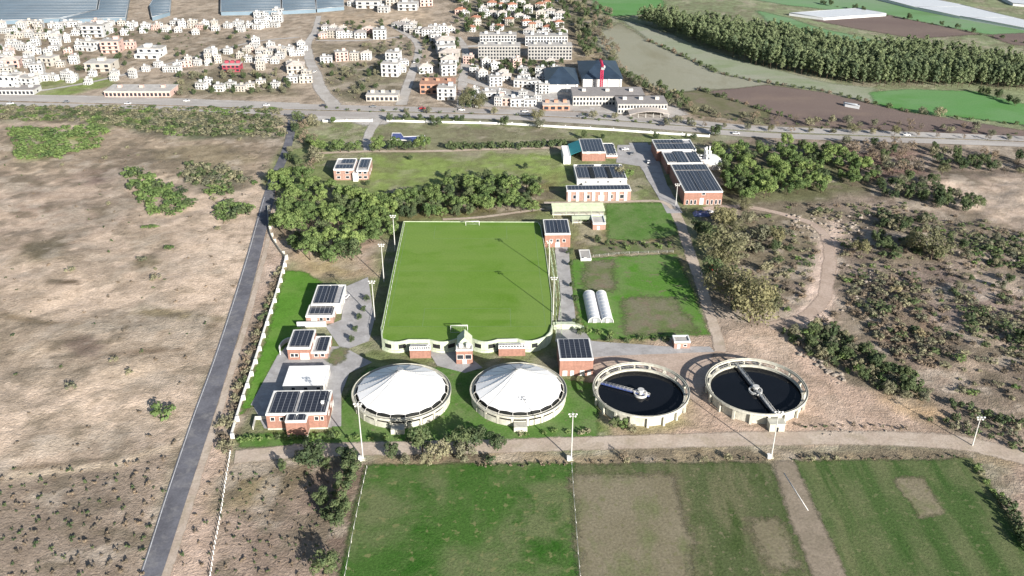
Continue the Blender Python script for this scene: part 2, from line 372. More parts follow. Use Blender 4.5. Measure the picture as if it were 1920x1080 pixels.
# ------------------------------------------------------------------ the ground sheet
# (outline in photo pixels, colour it shows in sun, soft edge in m, strength, scrub speckle)
BL = [
 ([(-400,196),(560,210),(545,300),(500,420),(360,790),(240,1200),(-900,1200),(-700,600)], (210,191,168), 4, 1, .24),
 ([(-300,860),(120,850),(345,845),(250,1150),(-600,1150)], (138,126,111), 16, .92, .8),
 ([(-200,600),(230,590),(420,600),(400,700),(150,730),(-200,720)], (180,165,143), 10, .7, .45),
 ([(-200,330),(60,325),(240,318),(300,345),(280,420),(140,470),(-200,480)], (190,172,152), 12, .7, .45),
 ([(140,320),(180,290),(245,276),(262,300),(240,338),(160,348)], (132,116,106), 10, .9, .5),
 ([(-200,225),(520,262),(505,350),(260,320),(-200,330)], (160,146,124), 14, .8, .8),
 ([(-200,198),(525,204),(530,262),(330,262),(180,232),(-200,226)], (104,112,88), 8, .95, 1),
 ([(25,252),(60,240),(95,250),(100,300),(48,302)], (126,140,88), 6, .9, .5),
 ([(100,256),(180,246),(186,266),(150,282),(103,280)], (136,144,92), 5, .9, .4),
 ([(172,216),(212,216),(205,246),(178,250)], (118,142,80), 5, .9, .4),
 ([(250,214),(287,214),(287,234),(250,234)], (130,142,86), 5, .9, .4),
 ([(345,310),(430,305),(470,345),(420,365),(350,355)], (118,118,100), 8, .9, .8),
 ([(20,460),(120,455),(115,495),(20,495)], (165,152,125), 8, .8, .7),
 ([(110,630),(200,640),(195,675),(130,680)], (150,136,118), 7, .8, .6),
 ([(0,592),(100,601),(200,612),(330,618),(400,612),(400,618),(330,625),(150,619),(0,600)], (128,114,90), 2, .85, 1),
 ([(140,690),(200,672),(280,655),(345,650),(345,657),(280,664),(200,684),(140,704)], (134,118,98), 2, .85, .6),
 ([(0,892),(90,878),(200,864),(290,850),(335,832),(335,846),(200,880),(90,898),(0,914)], (206,190,164), 3, .95, .05),
 ([(0,882),(90,870),(200,856),(290,842),(290,846),(200,861),(90,875),(0,888)], (118,104,84), 1.6, .8, .8),
 ([(60,700),(140,690),(240,668),(240,674),(140,700),(60,712)], (214,196,172), 2, .8, .1),
 ([(35,466),(60,455),(125,458),(112,480),(60,490)], (128,122,96), 3, .8, .9),
 ([(240,490),(285,480),(300,500),(262,512)], (134,126,100), 3, .8, .9),
 ([(120,640),(160,630),(198,655),(180,676),(136,676)], (122,108,96), 3, .85, .8),
 ([(90,528),(150,530),(152,538),(95,536)], (96,84,66), 1.5, .9, .5),
 ([(-20,300),(60,330),(110,350),(60,372),(-20,350)], (142,128,112), 6, .8, .7),
 ([(10,395),(90,385),(110,402),(30,412)], (148,132,116), 4, .8, .7),
 ([(170,395),(240,388),(225,410),(190,412)], (150,136,118), 4, .8, .7),
 ([(260,280),(420,275),(500,300),(400,312),(280,305)], (142,132,106), 6, .75, .9),
 ([(240,430),(330,440),(330,470),(250,462)], (166,152,130), 5, .7, .6),
 ([(250,575),(330,585),(420,590),(420,606),(300,606),(240,596)], (150,140,106), 4, .75, .9),
 ([(60,800),(160,790),(240,810),(140,840),(50,835)], (150,138,120), 7, .7, .8),
 # verge right of the asphalt, strip along the wall, waste plot below it
 ([(500,400),(540,490),(435,830),(410,1150),(270,1150),(380,830),(480,520)], (198,177,157), 3, 1, .2),
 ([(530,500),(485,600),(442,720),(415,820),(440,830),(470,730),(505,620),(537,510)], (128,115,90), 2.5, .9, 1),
 ([(432,860),(690,868),(645,1150),(395,1150)], (164,147,130), 3, 1, .7),
 ([(436,866),(590,876),(560,920),(500,945),(425,960)], (140,130,96), 9, .8, .6),
 ([(620,880),(685,880),(655,1080),(610,1080),(600,960)], (130,112,98), 6, .7, 1),
 # inside the works
 ([(500,330),(560,215),(720,215),(1330,256),(1360,400),(1350,640),(1300,660),(1130,660),(1110,830),(440,838),(540,490)], (128,138,92), 4, 1, .3),
 ([(560,222),(700,228),(690,285),(560,290)], (134,146,98), 6, 1, .3),
 ([(700,235),(1060,240),(1060,280),(700,285)], (134,134,104), 6, 1, .3),
 ([(690,300),(1060,285),(1060,345),(900,330),(700,370)], (136,154,88), 8, 1, .2),
 ([(520,430),(600,400),(720,440),(720,520),(640,530),(560,520),(530,480)], (190,168,148), 6, 1, .4),
 ([(560,480),(660,480),(700,515),(620,530),(560,512)], (170,158,112), 8, .7, .5),
 ([(740,360),(1040,330),(1040,400),(880,410),(740,412)], (128,122,84), 8, .9, .8),
 ([(640,810),(1120,790),(1200,830),(640,838)], (118,134,78), 4, 1, .4),
 ([(1050,640),(1080,480),(1260,400),(1330,640),(1300,660)], (146,138,100), 5, 1, .5),
 ([(1060,380),(1130,395),(1250,460),(1080,480)], (140,138,100), 6, .9, .4),
 ([(1130,410),(1250,415),(1262,455),(1135,458)], (150,134,104), 8, .8, .5),
 # reddish made ground round the open tanks
 ([(1110,650),(1290,645),(1340,600),(1470,590),(1560,690),(1720,770),(1860,835),(1150,838),(1105,760)], (200,177,156), 5, 1, .15),
 ([(1130,730),(1115,780),(1180,820),(1320,800),(1310,745)], (136,136,88), 6, .7, .3),
 ([(1300,640),(1450,600),(1500,650),(1420,660)], (206,184,162), 5, .9, .1),
 # rough land to the right
 ([(1330,270),(1400,255),(2400,270),(2600,900),(1880,850),(1700,760),(1540,680),(1460,600),(1340,640)], (160,146,130), 6, 1, .9),
 ([(1340,270),(1640,280),(1640,360),(1480,380),(1350,385)], (112,116,82), 10, .9, .8),
 ([(1560,275),(1720,280),(1740,330),(1620,345)], (138,112,102), 10, .85, .8),
 ([(1740,350),(2100,330),(2100,440),(1900,430),(1780,385)], (202,184,164), 10, .95, .2),
 ([(1480,420),(1560,400),(1580,440),(1562,520),(1565,600),(1470,610),(1515,560),(1530,470)], (230,208,188), 3, 1, .0),
 ([(1340,400),(1480,385),(1560,395),(1530,440),(1480,520),(1450,590),(1360,560)], (138,130,106), 8, .8, 1),
 ([(1640,440),(1800,420),(1900,470),(1760,500),(1640,500)], (146,136,118), 10, .8, 1),
 ([(1590,520),(1680,505),(1700,560),(1620,620),(1575,610)], (148,138,116), 7, .8, 1),
 ([(1900,430),(2000,440),(2000,480),(1880,470)], (200,184,164), 6, .8, .2),
 ([(1600,520),(1780,500),(1920,560),(1920,620),(1700,600)], (150,134,124), 14, .8, .9),
 ([(1800,500),(1920,520),(1920,560),(1820,540)], (196,180,160), 10, .8, .4),
 ([(1630,610),(1700,590),(1760,640),(1720,680),(1660,670)], (138,114,94), 9, .9, .7),
 ([(1700,640),(1920,660),(1920,800),(1780,720)], (152,138,120), 12, .8, .9),
 ([(1640,720),(1700,718),(1800,790),(1760,800),(1650,750)], (212,184,146), 5, .9, .2),
 ([(1480,620),(1560,610),(1700,720),(1680,740),(1600,700),(1500,660)], (112,112,86), 8, .75, .9),
 ([(1860,830),(2000,820),(2000,1150),(1890,960)], (192,170,152), 5, 1, .2),
 # between the track and the plots
 ([(690,845),(1900,850),(1900,872),(690,880)], (160,145,118), 3, .9, .6),
 # beyond the main road: village
 ([(-800,-60),(1120,-60),(1150,90),(1260,185),(1310,225),(560,205),(-900,190)], (180,166,146), 6, 1, .4),
 ([(-300,0),(60,20),(250,60),(480,70),(470,100),(250,130),(-200,160)], (168,155,134), 20, .8, .6),
 ([(60,150),(210,145),(225,160),(100,182),(65,180)], (132,150,84), 5, .95, .2),
 ([(330,140),(440,130),(540,150),(540,180),(330,178)], (122,120,92), 12, .8, .9),
 ([(585,80),(770,80),(775,105),(620,110),(590,100)], (150,140,118), 8, .9, .6),
 ([(600,120),(770,115),(750,185),(640,190)], (122,122,96), 9, .85, .8),
 ([(590,20),(800,20),(830,50),(760,60),(600,48)], (196,178,152), 8, .9, .3),
 ([(880,170),(1060,170),(1060,205),(880,205)], (205,196,184), 6, .9, .3),
 ([(860,0),(1120,0),(1130,110),(1060,60),(880,60)], (98,104,76), 14, .85, .8),
 ([(1070,60),(1140,60),(1160,120),(1200,150),(1170,170),(1080,120)], (150,138,112), 8, .9, .7),
 ([(1280,190),(1440,212),(2100,245),(2100,262),(1440,240),(1300,230)], (152,138,116), 6, 1, .8),
 # farmland
 ([(1110,-80),(2600,-80),(2600,262),(1440,235),(1290,200),(1180,150),(1130,100)], (140,150,114), 5, 1, .3),
 ([(-900,-100),(1110,-100),(1110,-10),(-900,-10)], (150,150,125), 10, 1, .3),
]
def ground():
    ys = [-4000, -1500, -500, 0, 120]
    y = 170.0
    while y < 1230: ys.append(y); y += 1.5 + max(0, (y - 300)) * 0.0038
    ys += [1260, 1320, 1420, 1600, 2000, 3000, 6000, 12000]
    xs = [-9000, -4000, -2000, -1300, -1000, -850] + list(np.arange(-720, 721, 2.4)) + [850, 1000, 1300, 2000, 4000, 9000]
    X, Y = np.meshgrid(np.array(xs, float), np.array(ys, float)); nx, ny = len(xs), len(ys)
    x = X.ravel(); y = Y.ravel()
    z = relief(x, y)
    c = np.zeros((len(x), 3)); c[:] = A(150, 150, 125); sc = np.full(len(x), .4)
    wx = x + (fbm(x, y, 22, 21, 4) - .5) * 22; wy = y + (fbm(x, y, 22, 55, 4) - .5) * 22
    for k, (pts, rgb, soft, op, scr) in enumerate(BL):
        poly = pxpoly(pts)
        lo = poly.min(0) - soft - 25; hi = poly.max(0) + soft + 25
        i = np.where((x > lo[0]) & (x < hi[0]) & (y > lo[1]) & (y < hi[1]))[0]
        if not len(i): continue
        q = min(1.0, soft / 6.0)
        d = sdist(x[i] * (1 - q) + wx[i] * q, y[i] * (1 - q) + wy[i] * q, poly)
        m = np.clip(d / soft * .5 + .5, 0, 1); m = m * m * (3 - 2 * m) * op
        a = np.array(A(*rgb))
        c[i] = c[i] * (1 - m[:, None]) + a * m[:, None]
        sc[i] = sc[i] * (1 - m) + scr * m
    # broad natural mottling
    n1 = fbm(x, y, 60, 5, 5); n2 = fbm(x, y, 15, 8, 4)
    n3 = fbm(x * .9 + y * .2, y, 7, 31, 4); n4 = fbm(x, y * .9, 20, 77, 5)
    k = np.clip(sc + .15, 0, 1)
    c *= (1 + (n1 - .5) * .45 + (n2 - .5) * .6 * k + (n3 - .5) * .7 * k)[:, None]
    c *= np.array([1.24, 1.165, 1.10])
    # patches of dry scrub thatch, olive-brown, with ragged outlines
    n5 = fbm(x, y, 9, 91, 4)
    m = np.clip((np.maximum(n4, n5 - .01) - .545) / .05, 0, 1) * np.clip(k * 1.5, 0, 1) * .78 * np.clip((n3 - .3) / .2, 0, 1)
    c = c * (1 - m[:, None]) + np.array(A(136, 123, 102)) * m[:, None]
    m = np.clip((fbm(x, y, 14, 131, 4) - .58) / .06, 0, 1) * np.clip(k * 1.3, 0, 1) * .55
    c = c * (1 - m[:, None]) + np.array(A(214, 196, 172)) * m[:, None]
    me = bpy.data.meshes.new('ground')
    me.vertices.add(len(x)); me.vertices.foreach_set('co', np.column_stack([x, y, z]).ravel())
    I, J = np.meshgrid(np.arange(nx - 1), np.arange(ny - 1)); a = (J * nx + I).ravel()
    q = np.column_stack([a, a + 1, a + nx + 1, a + nx]).ravel()
    nf = len(a)
    me.loops.add(nf * 4); me.loops.foreach_set('vertex_index', q)
    me.polygons.add(nf); me.polygons.foreach_set('loop_start', np.arange(0, nf * 4, 4)); 
    me.polygons.foreach_set('use_smooth', np.ones(nf, bool))
    me.update(calc_edges=True); me.validate()
    at = me.color_attributes.new('soil', 'FLOAT_COLOR', 'POINT')
    at.data.foreach_set('color', np.column_stack([c, np.clip(sc, 0, 1)]).ravel())
    m, n, l, b = newmat('ground_soil')
    g = n.new('ShaderNodeNewGeometry').outputs['Position']
    ca = n.new('ShaderNodeVertexColor'); ca.layer_name = 'soil'
    f1 = noise(n, l, g, 0.16, 6, 0.7, 0.5); f2 = noise(n, l, g, 1.2, 4, 0.7)
    k = mixc(n, l, ramp(n, l, f1, .3, .7), (.72, .71, .69), (1.24, 1.25, 1.27))
    k = mixc(n, l, 1.0, k, mixc(n, l, ramp(n, l, f2, .25, .75), (.74, .74, .74), (1.24, 1.24, 1.24)), 'MULTIPLY')
    col = mixc(n, l, 1.0, ca.outputs[0], k, 'MULTIPLY')
    # dry tussocks: small dark olive spots where scrub grows
    f3 = noise(n, l, g, 0.42, 4, 0.75, 1.0); f4 = noise(n, l, g, 0.045, 4, 0.6)
    t = mathn(n, l, 'ADD', mathn(n, l, 'MULTIPLY', ca.outputs[1], 0.10), mathn(n, l, 'MULTIPLY', f4, 0.22))
    thr = mathn(n, l, 'SUBTRACT', 0.80, t)
    sp = mathn(n, l, 'MULTIPLY', mathn(n, l, 'DIVIDE', mathn(n, l, 'SUBTRACT', f3, thr), 0.05, True), mathn(n, l, 'MULTIPLY', ca.outputs[1], 0.75))
    col = mixc(n, l, sp, col, (.085, .08, .055))
    l.new(col, b.inputs['Base Color']); b.inputs['Roughness'].default_value = .97; b.inputs['Specular IOR Level'].default_value = .08
    bp = n.new('ShaderNodeBump'); bp.inputs['Distance'].default_value = 1.1; bp.inputs['Strength'].default_value = .7
    l.new(mathn(n, l, 'ADD', f3, mathn(n, l, 'MULTIPLY', f2, .35)), bp.inputs['Height']); l.new(bp.outputs[0], b.inputs['Normal'])
    me.materials.append(m)
    o = bpy.data.objects.new('ground', me); COL.objects.link(o); o['kind'] = 'structure'
ground()

# ------------------------------------------------------------------ sheets: fields, roads, paths
def jitter(pts, amp, step=5.0, seed=1):
    out = []; n = len(pts)
    for i in range(n):
        a = Vector(pts[i]); b = Vector(pts[(i + 1) % n]); L = (b - a).length; k = max(1, int(L / step))
        for j in range(k):
            p = a.lerp(b, j / k)
            q = np.array([p.x]), np.array([p.y])
            dx = float((fbm(q[0], q[1], 9, seed, 3) - .5)[0]); dy = float((fbm(q[0], q[1], 9, seed + 40, 3) - .5)[0])
            out.append((p.x + 2 * amp * dx, p.y + 2 * amp * dy))
    return out
LAY = [0]
def lift(z):
    """every sheet at a height of its own so that no two are flush"""
    LAY[0] += 1; return z * 4 + .0004 * LAY[0]
def sheet(name, px, m, z, amp=0.0, step=4.0, label=None, fade=2.3):
    z = lift(z)
    pts = [(P(a, b).x, P(a, b).y) for a, b in px]
    if amp: pts = jitter(pts, amp, step, len(name))
    ar = sum(pts[i][0] * pts[(i + 1) % len(pts)][1] - pts[(i + 1) % len(pts)][0] * pts[i][1] for i in range(len(pts)))
    if ar < 0: pts = pts[::-1]
    mb = MB(); n = len(pts); mb.s = []
    if m.name in SOFT:
        q_ = np.array(pts); far = max(1.0, q_[:, 1].mean() / 300); wi = fade * far; ce = 1.5 * far
        gx = np.arange(q_[:, 0].min() - wi - ce, q_[:, 0].max() + wi + ce, ce); gy = np.arange(q_[:, 1].min() - wi - ce, q_[:, 1].max() + wi + ce, ce)
        X, Y = np.meshgrid(gx, gy); sd_ = sdist(X.ravel(), Y.ravel(), q_).reshape(X.shape); keep = sd_ > -wi
        cells = np.argwhere(keep[:-1, :-1] | keep[1:, :-1] | keep[:-1, 1:] | keep[1:, 1:]); idx = {}; val = []
        def vid(r_, c_):
            if (r_, c_) not in idx: idx[(r_, c_)] = len(mb.v); mb.v.append((float(X[r_, c_]), float(Y[r_, c_]), z)); val.append(float(np.clip(sd_[r_, c_] / wi * .5 + .5, 0, 1)))
            return idx[(r_, c_)]
        for r_, c_ in cells: mb.f.append((vid(r_, c_), vid(r_, c_ + 1), vid(r_ + 1, c_ + 1), vid(r_ + 1, c_)))
    else:
        mb.v = [(a, b, z) for a, b in pts]; mb.f = [tuple(range(n))]
    mb.m = [0] * len(mb.f); mb.s = [False] * len(mb.f)
    o = mb.build(name, m); o['kind'] = 'structure'
    if m.name in SOFT: o.data.attributes.new('inner', 'FLOAT', 'POINT').data.foreach_set('value', val)
    if label: o['label'] = label
    return o
def smooth_line(pts, step=6.0):
    """Catmull-Rom through world points"""
    out = []
    for i in range(len(pts) - 1):
        p0 = Vector(pts[max(0, i - 1)]); p1 = Vector(pts[i]); p2 = Vector(pts[i + 1]); p3 = Vector(pts[min(len(pts) - 1, i + 2)])
        k = max(1, int((p2 - p1).length / step))
        for j in range(k):
            t = j / k
            out.append(0.5 * ((2 * p1) + (p2 - p0) * t + (2 * p0 - 5 * p1 + 4 * p2 - p3) * t * t + (3 * p1 - p0 - 3 * p2 + p3) * t ** 3))
    out.append(Vector(pts[-1])); return out
def strip(name, px, width, m, z, amp=0.0, off=0.0, kind='structure'):
    """a ribbon of ground following a line; width in m (a pair tapers)"""
    z = lift(z)
    L = smooth_line([(P(a, b).x, P(a, b).y) for a, b in px])
    w0, w1 = width if isinstance(width, tuple) else (width, width)
    mb = MB(); n = len(L)
    for i, p in enumerate(L):
        d = (L[min(n - 1, i + 1)] - L[max(0, i - 1)]).normalized(); nn = Vector((-d.y, d.x))
        w = (w0 + (w1 - w0) * i / (n - 1)) / 2
        ja = R.uniform(-amp, amp); jb = R.uniform(-amp, amp)
        if m.name in SOFT:
            for t in (w + .7 + ja, w * .55 + ja * .5, -w * .55 + jb * .5, -w - .7 + jb): q = p + nn * (t + off); mb.v.append((q.x, q.y, z))
            continue
        a = p + nn * (w + off + ja); b = p + nn * (-w + off + jb)
        mb.v += [(a.x, a.y, z), (b.x, b.y, z)]
    k = 4 if m.name in SOFT else 2
    for i in range(n - 1):
        for j in range(k - 1): a = k * i + j; mb.f.append((a, a + 1, a + k + 1, a + k)); mb.m.append(0); mb.s.append(False)
    o = mb.build(name, m); o['kind'] = kind
    if k == 4: o.data.attributes.new('inner', 'FLOAT', 'POINT').data.foreach_set('value', [0.0, 1.0, 1.0, 0.0] * n)
    return o, L
def edges(name, lp, rp, m, z):
    z = lift(z)
    a = smooth_line([(P(*q).x, P(*q).y) for q in lp], 8); b = smooth_line([(P(*q).x, P(*q).y) for q in rp], 8)
    k = 60; mb = MB()
    def at(L, t):
        u = t * (len(L) - 1); i = min(len(L) - 2, int(u)); return L[i].lerp(L[i + 1], u - i)
    for i in range(k + 1):
        p = at(a, i / k); q = at(b, i / k); mb.v += [(p.x, p.y, z), (q.x, q.y, z)]
    for i in range(k): mb.f.append((2 * i, 2 * i + 1, 2 * i + 3, 2 * i + 2)); mb.m.append(0); mb.s.append(False)
    o = mb.build(name, m); o['kind'] = 'structure'; return o

m_asph = land('asphalt', [A(130, 128, 130), A(112, 110, 112), A(146, 142, 138)], .09, fine=.4, bump=.02)
m_asph2 = land('faded_asphalt', [A(200, 191, 178), A(184, 174, 162), A(210, 202, 190)], .03, (.3, 1), fine=.3, bump=.02)
m_line = land('road_paint', [A(235, 232, 225), A(210, 205, 196)], .4, fine=.3, bump=0)
m_yard = land('paved_yard', [A(192, 186, 178), A(176, 170, 162), A(202, 196, 188)], .12, fine=.25, bump=.03)
m_track = land('sandy_track', [A(216, 197, 174), A(202, 181, 158), A(192, 174, 148)], .08, fine=.45, bump=.1, soft=True)
m_street = land('dusty_street', [A(205, 196, 182), A(190, 180, 166), A(214, 206, 194)], .06, fine=.4, bump=.05, soft=True)
m_lawn = land('watered_lawn', [A(104, 150, 54), A(118, 152, 68), A(92, 136, 46)], .05, fine=.5, bump=.1, soft=True)
m_turf = land('football_turf', [A(120, 153, 62), A(128, 155, 73), A(110, 146, 50)], .022, fine=.28, bump=.05, band=(1, .52, .55, A(130, 157, 73)))
m_f1 = land('rank_grass', [A(80, 114, 50), A(118, 126, 82), A(62, 104, 36)], .035, fine=.75, bump=.35, speck=(.3, .6, A(142, 140, 92), .7), soft=True)
m_f2 = land('bare_plot', [A(150, 139, 112), A(140, 130, 102), A(126, 128, 88)], .05, (1, .5), fine=.65, bump=.2, speck=(.4, .6, A(126, 124, 84), .6), soft=True)
m_f2g = land('weedy_plot', [A(98, 108, 68), A(122, 120, 86), A(80, 96, 52)], .07, (1.4, .4), fine=.8, bump=.35, speck=(.45, .6, A(150, 138, 108), .6), soft=True)
m_f3 = land('striped_crop', [A(86, 108, 58), A(122, 125, 84), A(70, 99, 46)], .05, (1.6, .22), fine=.7, bump=.3, band=(0, .31, .5, A(120, 124, 84)), speck=(.35, .6, A(140, 138, 98), .5), soft=True)
m_path = land('plot_path', [A(166, 150, 128), A(152, 138, 116)], .15, fine=.5, bump=.15, soft=True)
m_tanklawn = land('tank_grass', [A(104, 138, 66), A(122, 142, 84), A(92, 128, 56)], .07, fine=.6, bump=.15, speck=(.35, .62, A(140, 134, 100), .6), soft=True)
m_garden = land('garden_grass', [A(104, 142, 62), A(122, 146, 82), A(96, 144, 50)], .05, fine=.5, bump=.15, speck=(.2, .6, A(134, 130, 96), .8), soft=True)
m_fallow = land('fallow_bed', [A(138, 132, 104), A(116, 128, 78), A(142, 126, 104)], .09, fine=.6, bump=.15, soft=True)
m_olivef = land('stubble_field', [A(166, 162, 136), A(172, 168, 144), A(154, 148, 120)], .012, (1, .5), fine=.5, bump=.2, soft=True)
m_strip = land('grassy_margin', [A(164, 170, 138), A(174, 172, 148), A(150, 160, 120)], .012, (.6, 1), fine=.45, bump=.2, soft=True)
m_plough = land('ploughed_field', [A(140, 122, 110), A(132, 114, 104), A(150, 130, 114)], .014, (.5, 1), fine=.5, bump=.25, soft=True)
m_bright = land('young_wheat', [A(112, 158, 92), A(126, 162, 106), A(104, 152, 80)], .012, (.6, 1), fine=.4, bump=.1, soft=True)
m_farg = land('far_crop', [A(128, 166, 112), A(142, 164, 126), A(116, 150, 96)], .01, (.5, 1), fine=.4, bump=.1, soft=True)
m_sandlot = land('sandy_margin', [A(210, 186, 164), A(196, 172, 150)], .1, fine=.5, bump=.12, soft=True)

# asphalt lane on the left and its edgings
LL = [(188,1270),(258,1090),(310,930),(361,780),(398,680),(436,565),(462,480),(476,430),(493,370),(507,330),(520,303),(530,278),(536,255),(540,225)]
RL = [(232,1270),(300,1090),(352,930),(401,780),(432,680),(466,565),(488,480),(500,430),(515,370),(526,330),(537,303),(546,278),(552,255),(558,225)]
edges('asphalt_lane', LL, RL, m_asph, .05)
strip('sandy_shoulder', [(a + 7, b) for a, b in RL[:9]], (3.0, 2.0), m_track, .03, .3)
strip('lane_edge_line', [(a + 3, b) for a, b in LL[:9]], .28, m_line, .065)
# main road: two carriageways
edges('main_road', [(-300,164),(-50,177),(270,186),(550,195),(900,204),(1100,212),(1300,226),(1440,237),(1920,256),(2300,274)],
      [(-300,174),(-50,187),(270,195),(550,204),(900,212),(1100,221),(1300,236),(1440,246),(1920,264),(2300,283)], m_asph2, .06)
edges('main_road', [(-300,178),(-50,190),(270,198),(550,207),(900,215),(1100,224),(1300,239),(1440,250),(1920,267),(2300,286)],
      [(-300,185),(-50,197),(270,205),(550,217),(900,223),(1100,233),(1300,248),(1440,259),(1920,276),(2300,296)], m_asph2, .06)
strip('road_verge_line', [(-50,187.5),(270,195.5),(550,204.5),(900,212.5),(1100,221.5),(1300,236.5),(1440,246.5),(1920,264.5)], .9, m_line, .075)
sheet('junction', [(560,212),(600,214),(690,216),(740,222),(728,232),(690,236),(650,226),(570,228)], m_street, .045, 1)
strip('lay_by', [(690,285),(688,262),(700,236),(712,222)], (5, 9), m_street, .05, .3)
# village streets
for nm, pts, wd in [
  ('village_street', [(598,30),(590,60),(577,82),(580,110),(592,140),(602,168),(628,198)], (6, 13)),
  ('village_street', [(735,50),(765,66),(783,84),(782,110),(768,150),(752,197)], (6, 10)),
  ('village_street', [(858,70),(872,92),(873,120),(868,150),(866,202)], (8, 9)),
  ('village_street', [(592,76),(680,76),(760,68)], 5),
  ('village_street', [(-60,186),(90,168),(200,148),(330,116),(470,80),(560,70)], 5),
  ('village_street', [(-60,180),(200,183),(560,196)], 9),
  ('village_street', [(870,88),(980,80),(1070,82)], 8),
  ('village_street', [(870,150),(960,172),(1070,185),(1130,210)], 10)]:
    strip(nm, pts, wd, m_street, .04, .5)
sheet('building_site', [(885,172),(1060,168),(1250,190),(1290,215),(1250,222),(1080,208),(885,198)], m_street, .035, 2)
# works: yards, lawns, paths
sheet('paved_yard', [(648,538),(690,520),(702,600),(692,640),(652,655),(698,680),(655,700),(640,740),(640,800),(622,800),(622,735),(628,690),(520,692),(478,762),(470,760),(520,668),(536,650),(600,672),(640,655),(610,612),(640,600)], m_yard, .04)
sheet('paved_yard', [(520,664),(540,650),(640,650),(650,690),(628,704),(622,802),(496,804),(476,764)], m_yard, .03)
sheet('watered_lawn', [(537,508),(570,510),(600,530),(574,606),(560,618),(520,668),(470,760),(452,775),(500,640)], m_lawn, .03, .4)
sheet('round_bed', [(640,652),(652,656),(645,676),(630,684),(614,678),(622,660)], m_fallow, .06)
sheet('paved_apron', [(800,655),(870,660),(905,690),(872,700),(820,686)], m_yard, .035, .3)
sheet('tank_lawn', [(640,760),(690,690),(830,690),(860,690),(1120,720),(1120,828),(450,838),(455,815),(620,812)], m_tanklawn, .02, .5)
sheet('works_road', [(1050,430),(1066,468),(1072,540),(1080,600),(1110,640),(1250,650),(1330,650),(1340,660),(1140,668),(1100,672),(1040,640),(1052,560),(1040,470)], m_yard, .035, .4)
strip('works_road', [(1196,268),(1212,300),(1232,340),(1258,385),(1266,400)], (13, 9), m_yard, .045, .3)
strip('garden_track', [(1262,392),(1278,425),(1292,470),(1312,530),(1330,585),(1345,630),(1352,660)], (6, 5.5), m_track, .035, .4)
sheet('paved_yard', [(1158,272),(1222,272),(1235,300),(1250,345),(1222,345),(1200,312),(1155,305)], m_yard, .035, .3)
strip('garden_path', [(1020,381),(1100,380),(1180,378),(1240,378),(1262,392)], 3.0, m_track, .05, .2)
strip('sandy_track', [(1440,612),(1500,598),(1540,568),(1552,520),(1554,465),(1535,428),(1490,408),(1400,388),(1320,392)], (8, 4.5), m_sandlot, .02, .6)
strip('garden_path', [(830,412),(900,408),(960,400),(1020,392)], 2.6, m_track, .05, .2)
strip('garden_path', [(590,288),(690,284),(800,284),(960,279),(1060,277)], 4, m_track, .05, .3)
sheet('garden_plot', [(1137,383),(1250,381),(1262,398),(1268,440),(1200,452),(1140,448)], m_tanklawn, .03, .8)
sheet('garden_plot', [(1072,488),(1150,482),(1266,478),(1290,530),(1328,628),(1200,634),(1105,636),(1076,560)], m_garden, .03, .8)
sheet('fallow_bed', [(1102,492),(1146,490),(1150,545),(1100,545)], m_fallow, .04, 2.5, fade=4.5)
sheet('fallow_bed', [(1172,560),(1262,562),(1300,622),(1175,625)], m_fallow, .04, 3.0, fade=4.5)
sheet('sandy_path', [(1110,462),(1260,455),(1262,470),(1112,478)], m_fallow, .035, .8)
sheet('tank_apron', [(1100,668),(1330,655),(1335,672),(1310,760),(1285,735),(1110,700)], m_sandlot, .03, .6)
# track and foreground plots
strip('sandy_track', [(440,858),(560,846),(700,842),(900,838),(1100,832),(1300,826),(1500,822),(1700,824),(1830,836),(1990,880)], (8.5, 10), m_track, .04, .35)
sheet('grass_field', [(690,872),(1074,870),(1080,960),(1100,1260),(604,1260),(664,960)], m_f1, .03, .8)
sheet('bare_field', [(1078,896),(1262,896),(1275,960),(1335,1260),(1102,1260),(1082,960)], m_f2, .03, 3.0, fade=5)
sheet('weedy_field', [(1076,872),(1440,868),(1470,920),(1640,1260),(1337,1260),(1277,960),(1264,894),(1080,894)], m_f2g, .028, 1.0)
sheet('bare_field', [(1405,975),(1455,972),(1500,1060),(1440,1066)], m_f2, .04, 3.0, fade=5)
sheet('plot_path', [(1452,868),(1486,868),(1530,960),(1665,1260),(1600,1260),(1478,960)], m_path, .04, .6)
sheet('crop_field', [(1490,866),(1820,862),(1850,905),(2070,1260),(1667,1260),(1532,960)], m_f3, .03, 1.0)
sheet('fallow_bed', [(1680,900),(1730,898),(1770,960),(1722,968)], m_f2, .045, 1.4)
# farmland beyond the road
sheet('stubble_field', [(1112,70),(1160,44),(1216,78),(1290,112),(1360,142),(1442,157),(1385,166),(1310,168),(1250,176),(1190,150),(1140,110)], m_olivef, .03, 1.5)
sheet('grassy_margin', [(1168,38),(1205,46),(1260,66),(1330,96),(1440,128),(1560,158),(1640,166),(1640,194),(1540,169),(1442,155),(1362,139),(1292,109),(1218,75)], m_strip, .04, 1.2)
sheet('ploughed_field', [(1330,172),(1440,160),(1540,173),(1700,211),(1790,224),(1920,246),(2100,262),(2100,266),(1440,232),(1440,208)], m_plough, .03, 1.2)
sheet('stubble_field', [(1250,178),(1310,170),(1440,210),(1440,230),(1300,214),(1280,198)], land('scrubby_field', [A(134, 128, 98), A(120, 118, 84), A(142, 128, 108)], .03, fine=.6, bump=.3, soft=True), .032, 1.5)
sheet('wheat_field', [(1632,174),(1700,168),(1830,172),(1900,192),(1990,208),(2100,240),(1920,234),(1850,225),(1700,209),(1640,194)], m_bright, .045, 1.0)
sheet('crop_field', [(1108,-20),(1230,-20),(1245,12),(1195,28),(1150,30),(1118,16)], m_bright, .03, 1.5)
sheet('crop_field', [(1300,-20),(1640,-20),(1960,52),(2050,90),(1840,62),(1660,28),(1480,10)], m_farg, .03, 1.5)
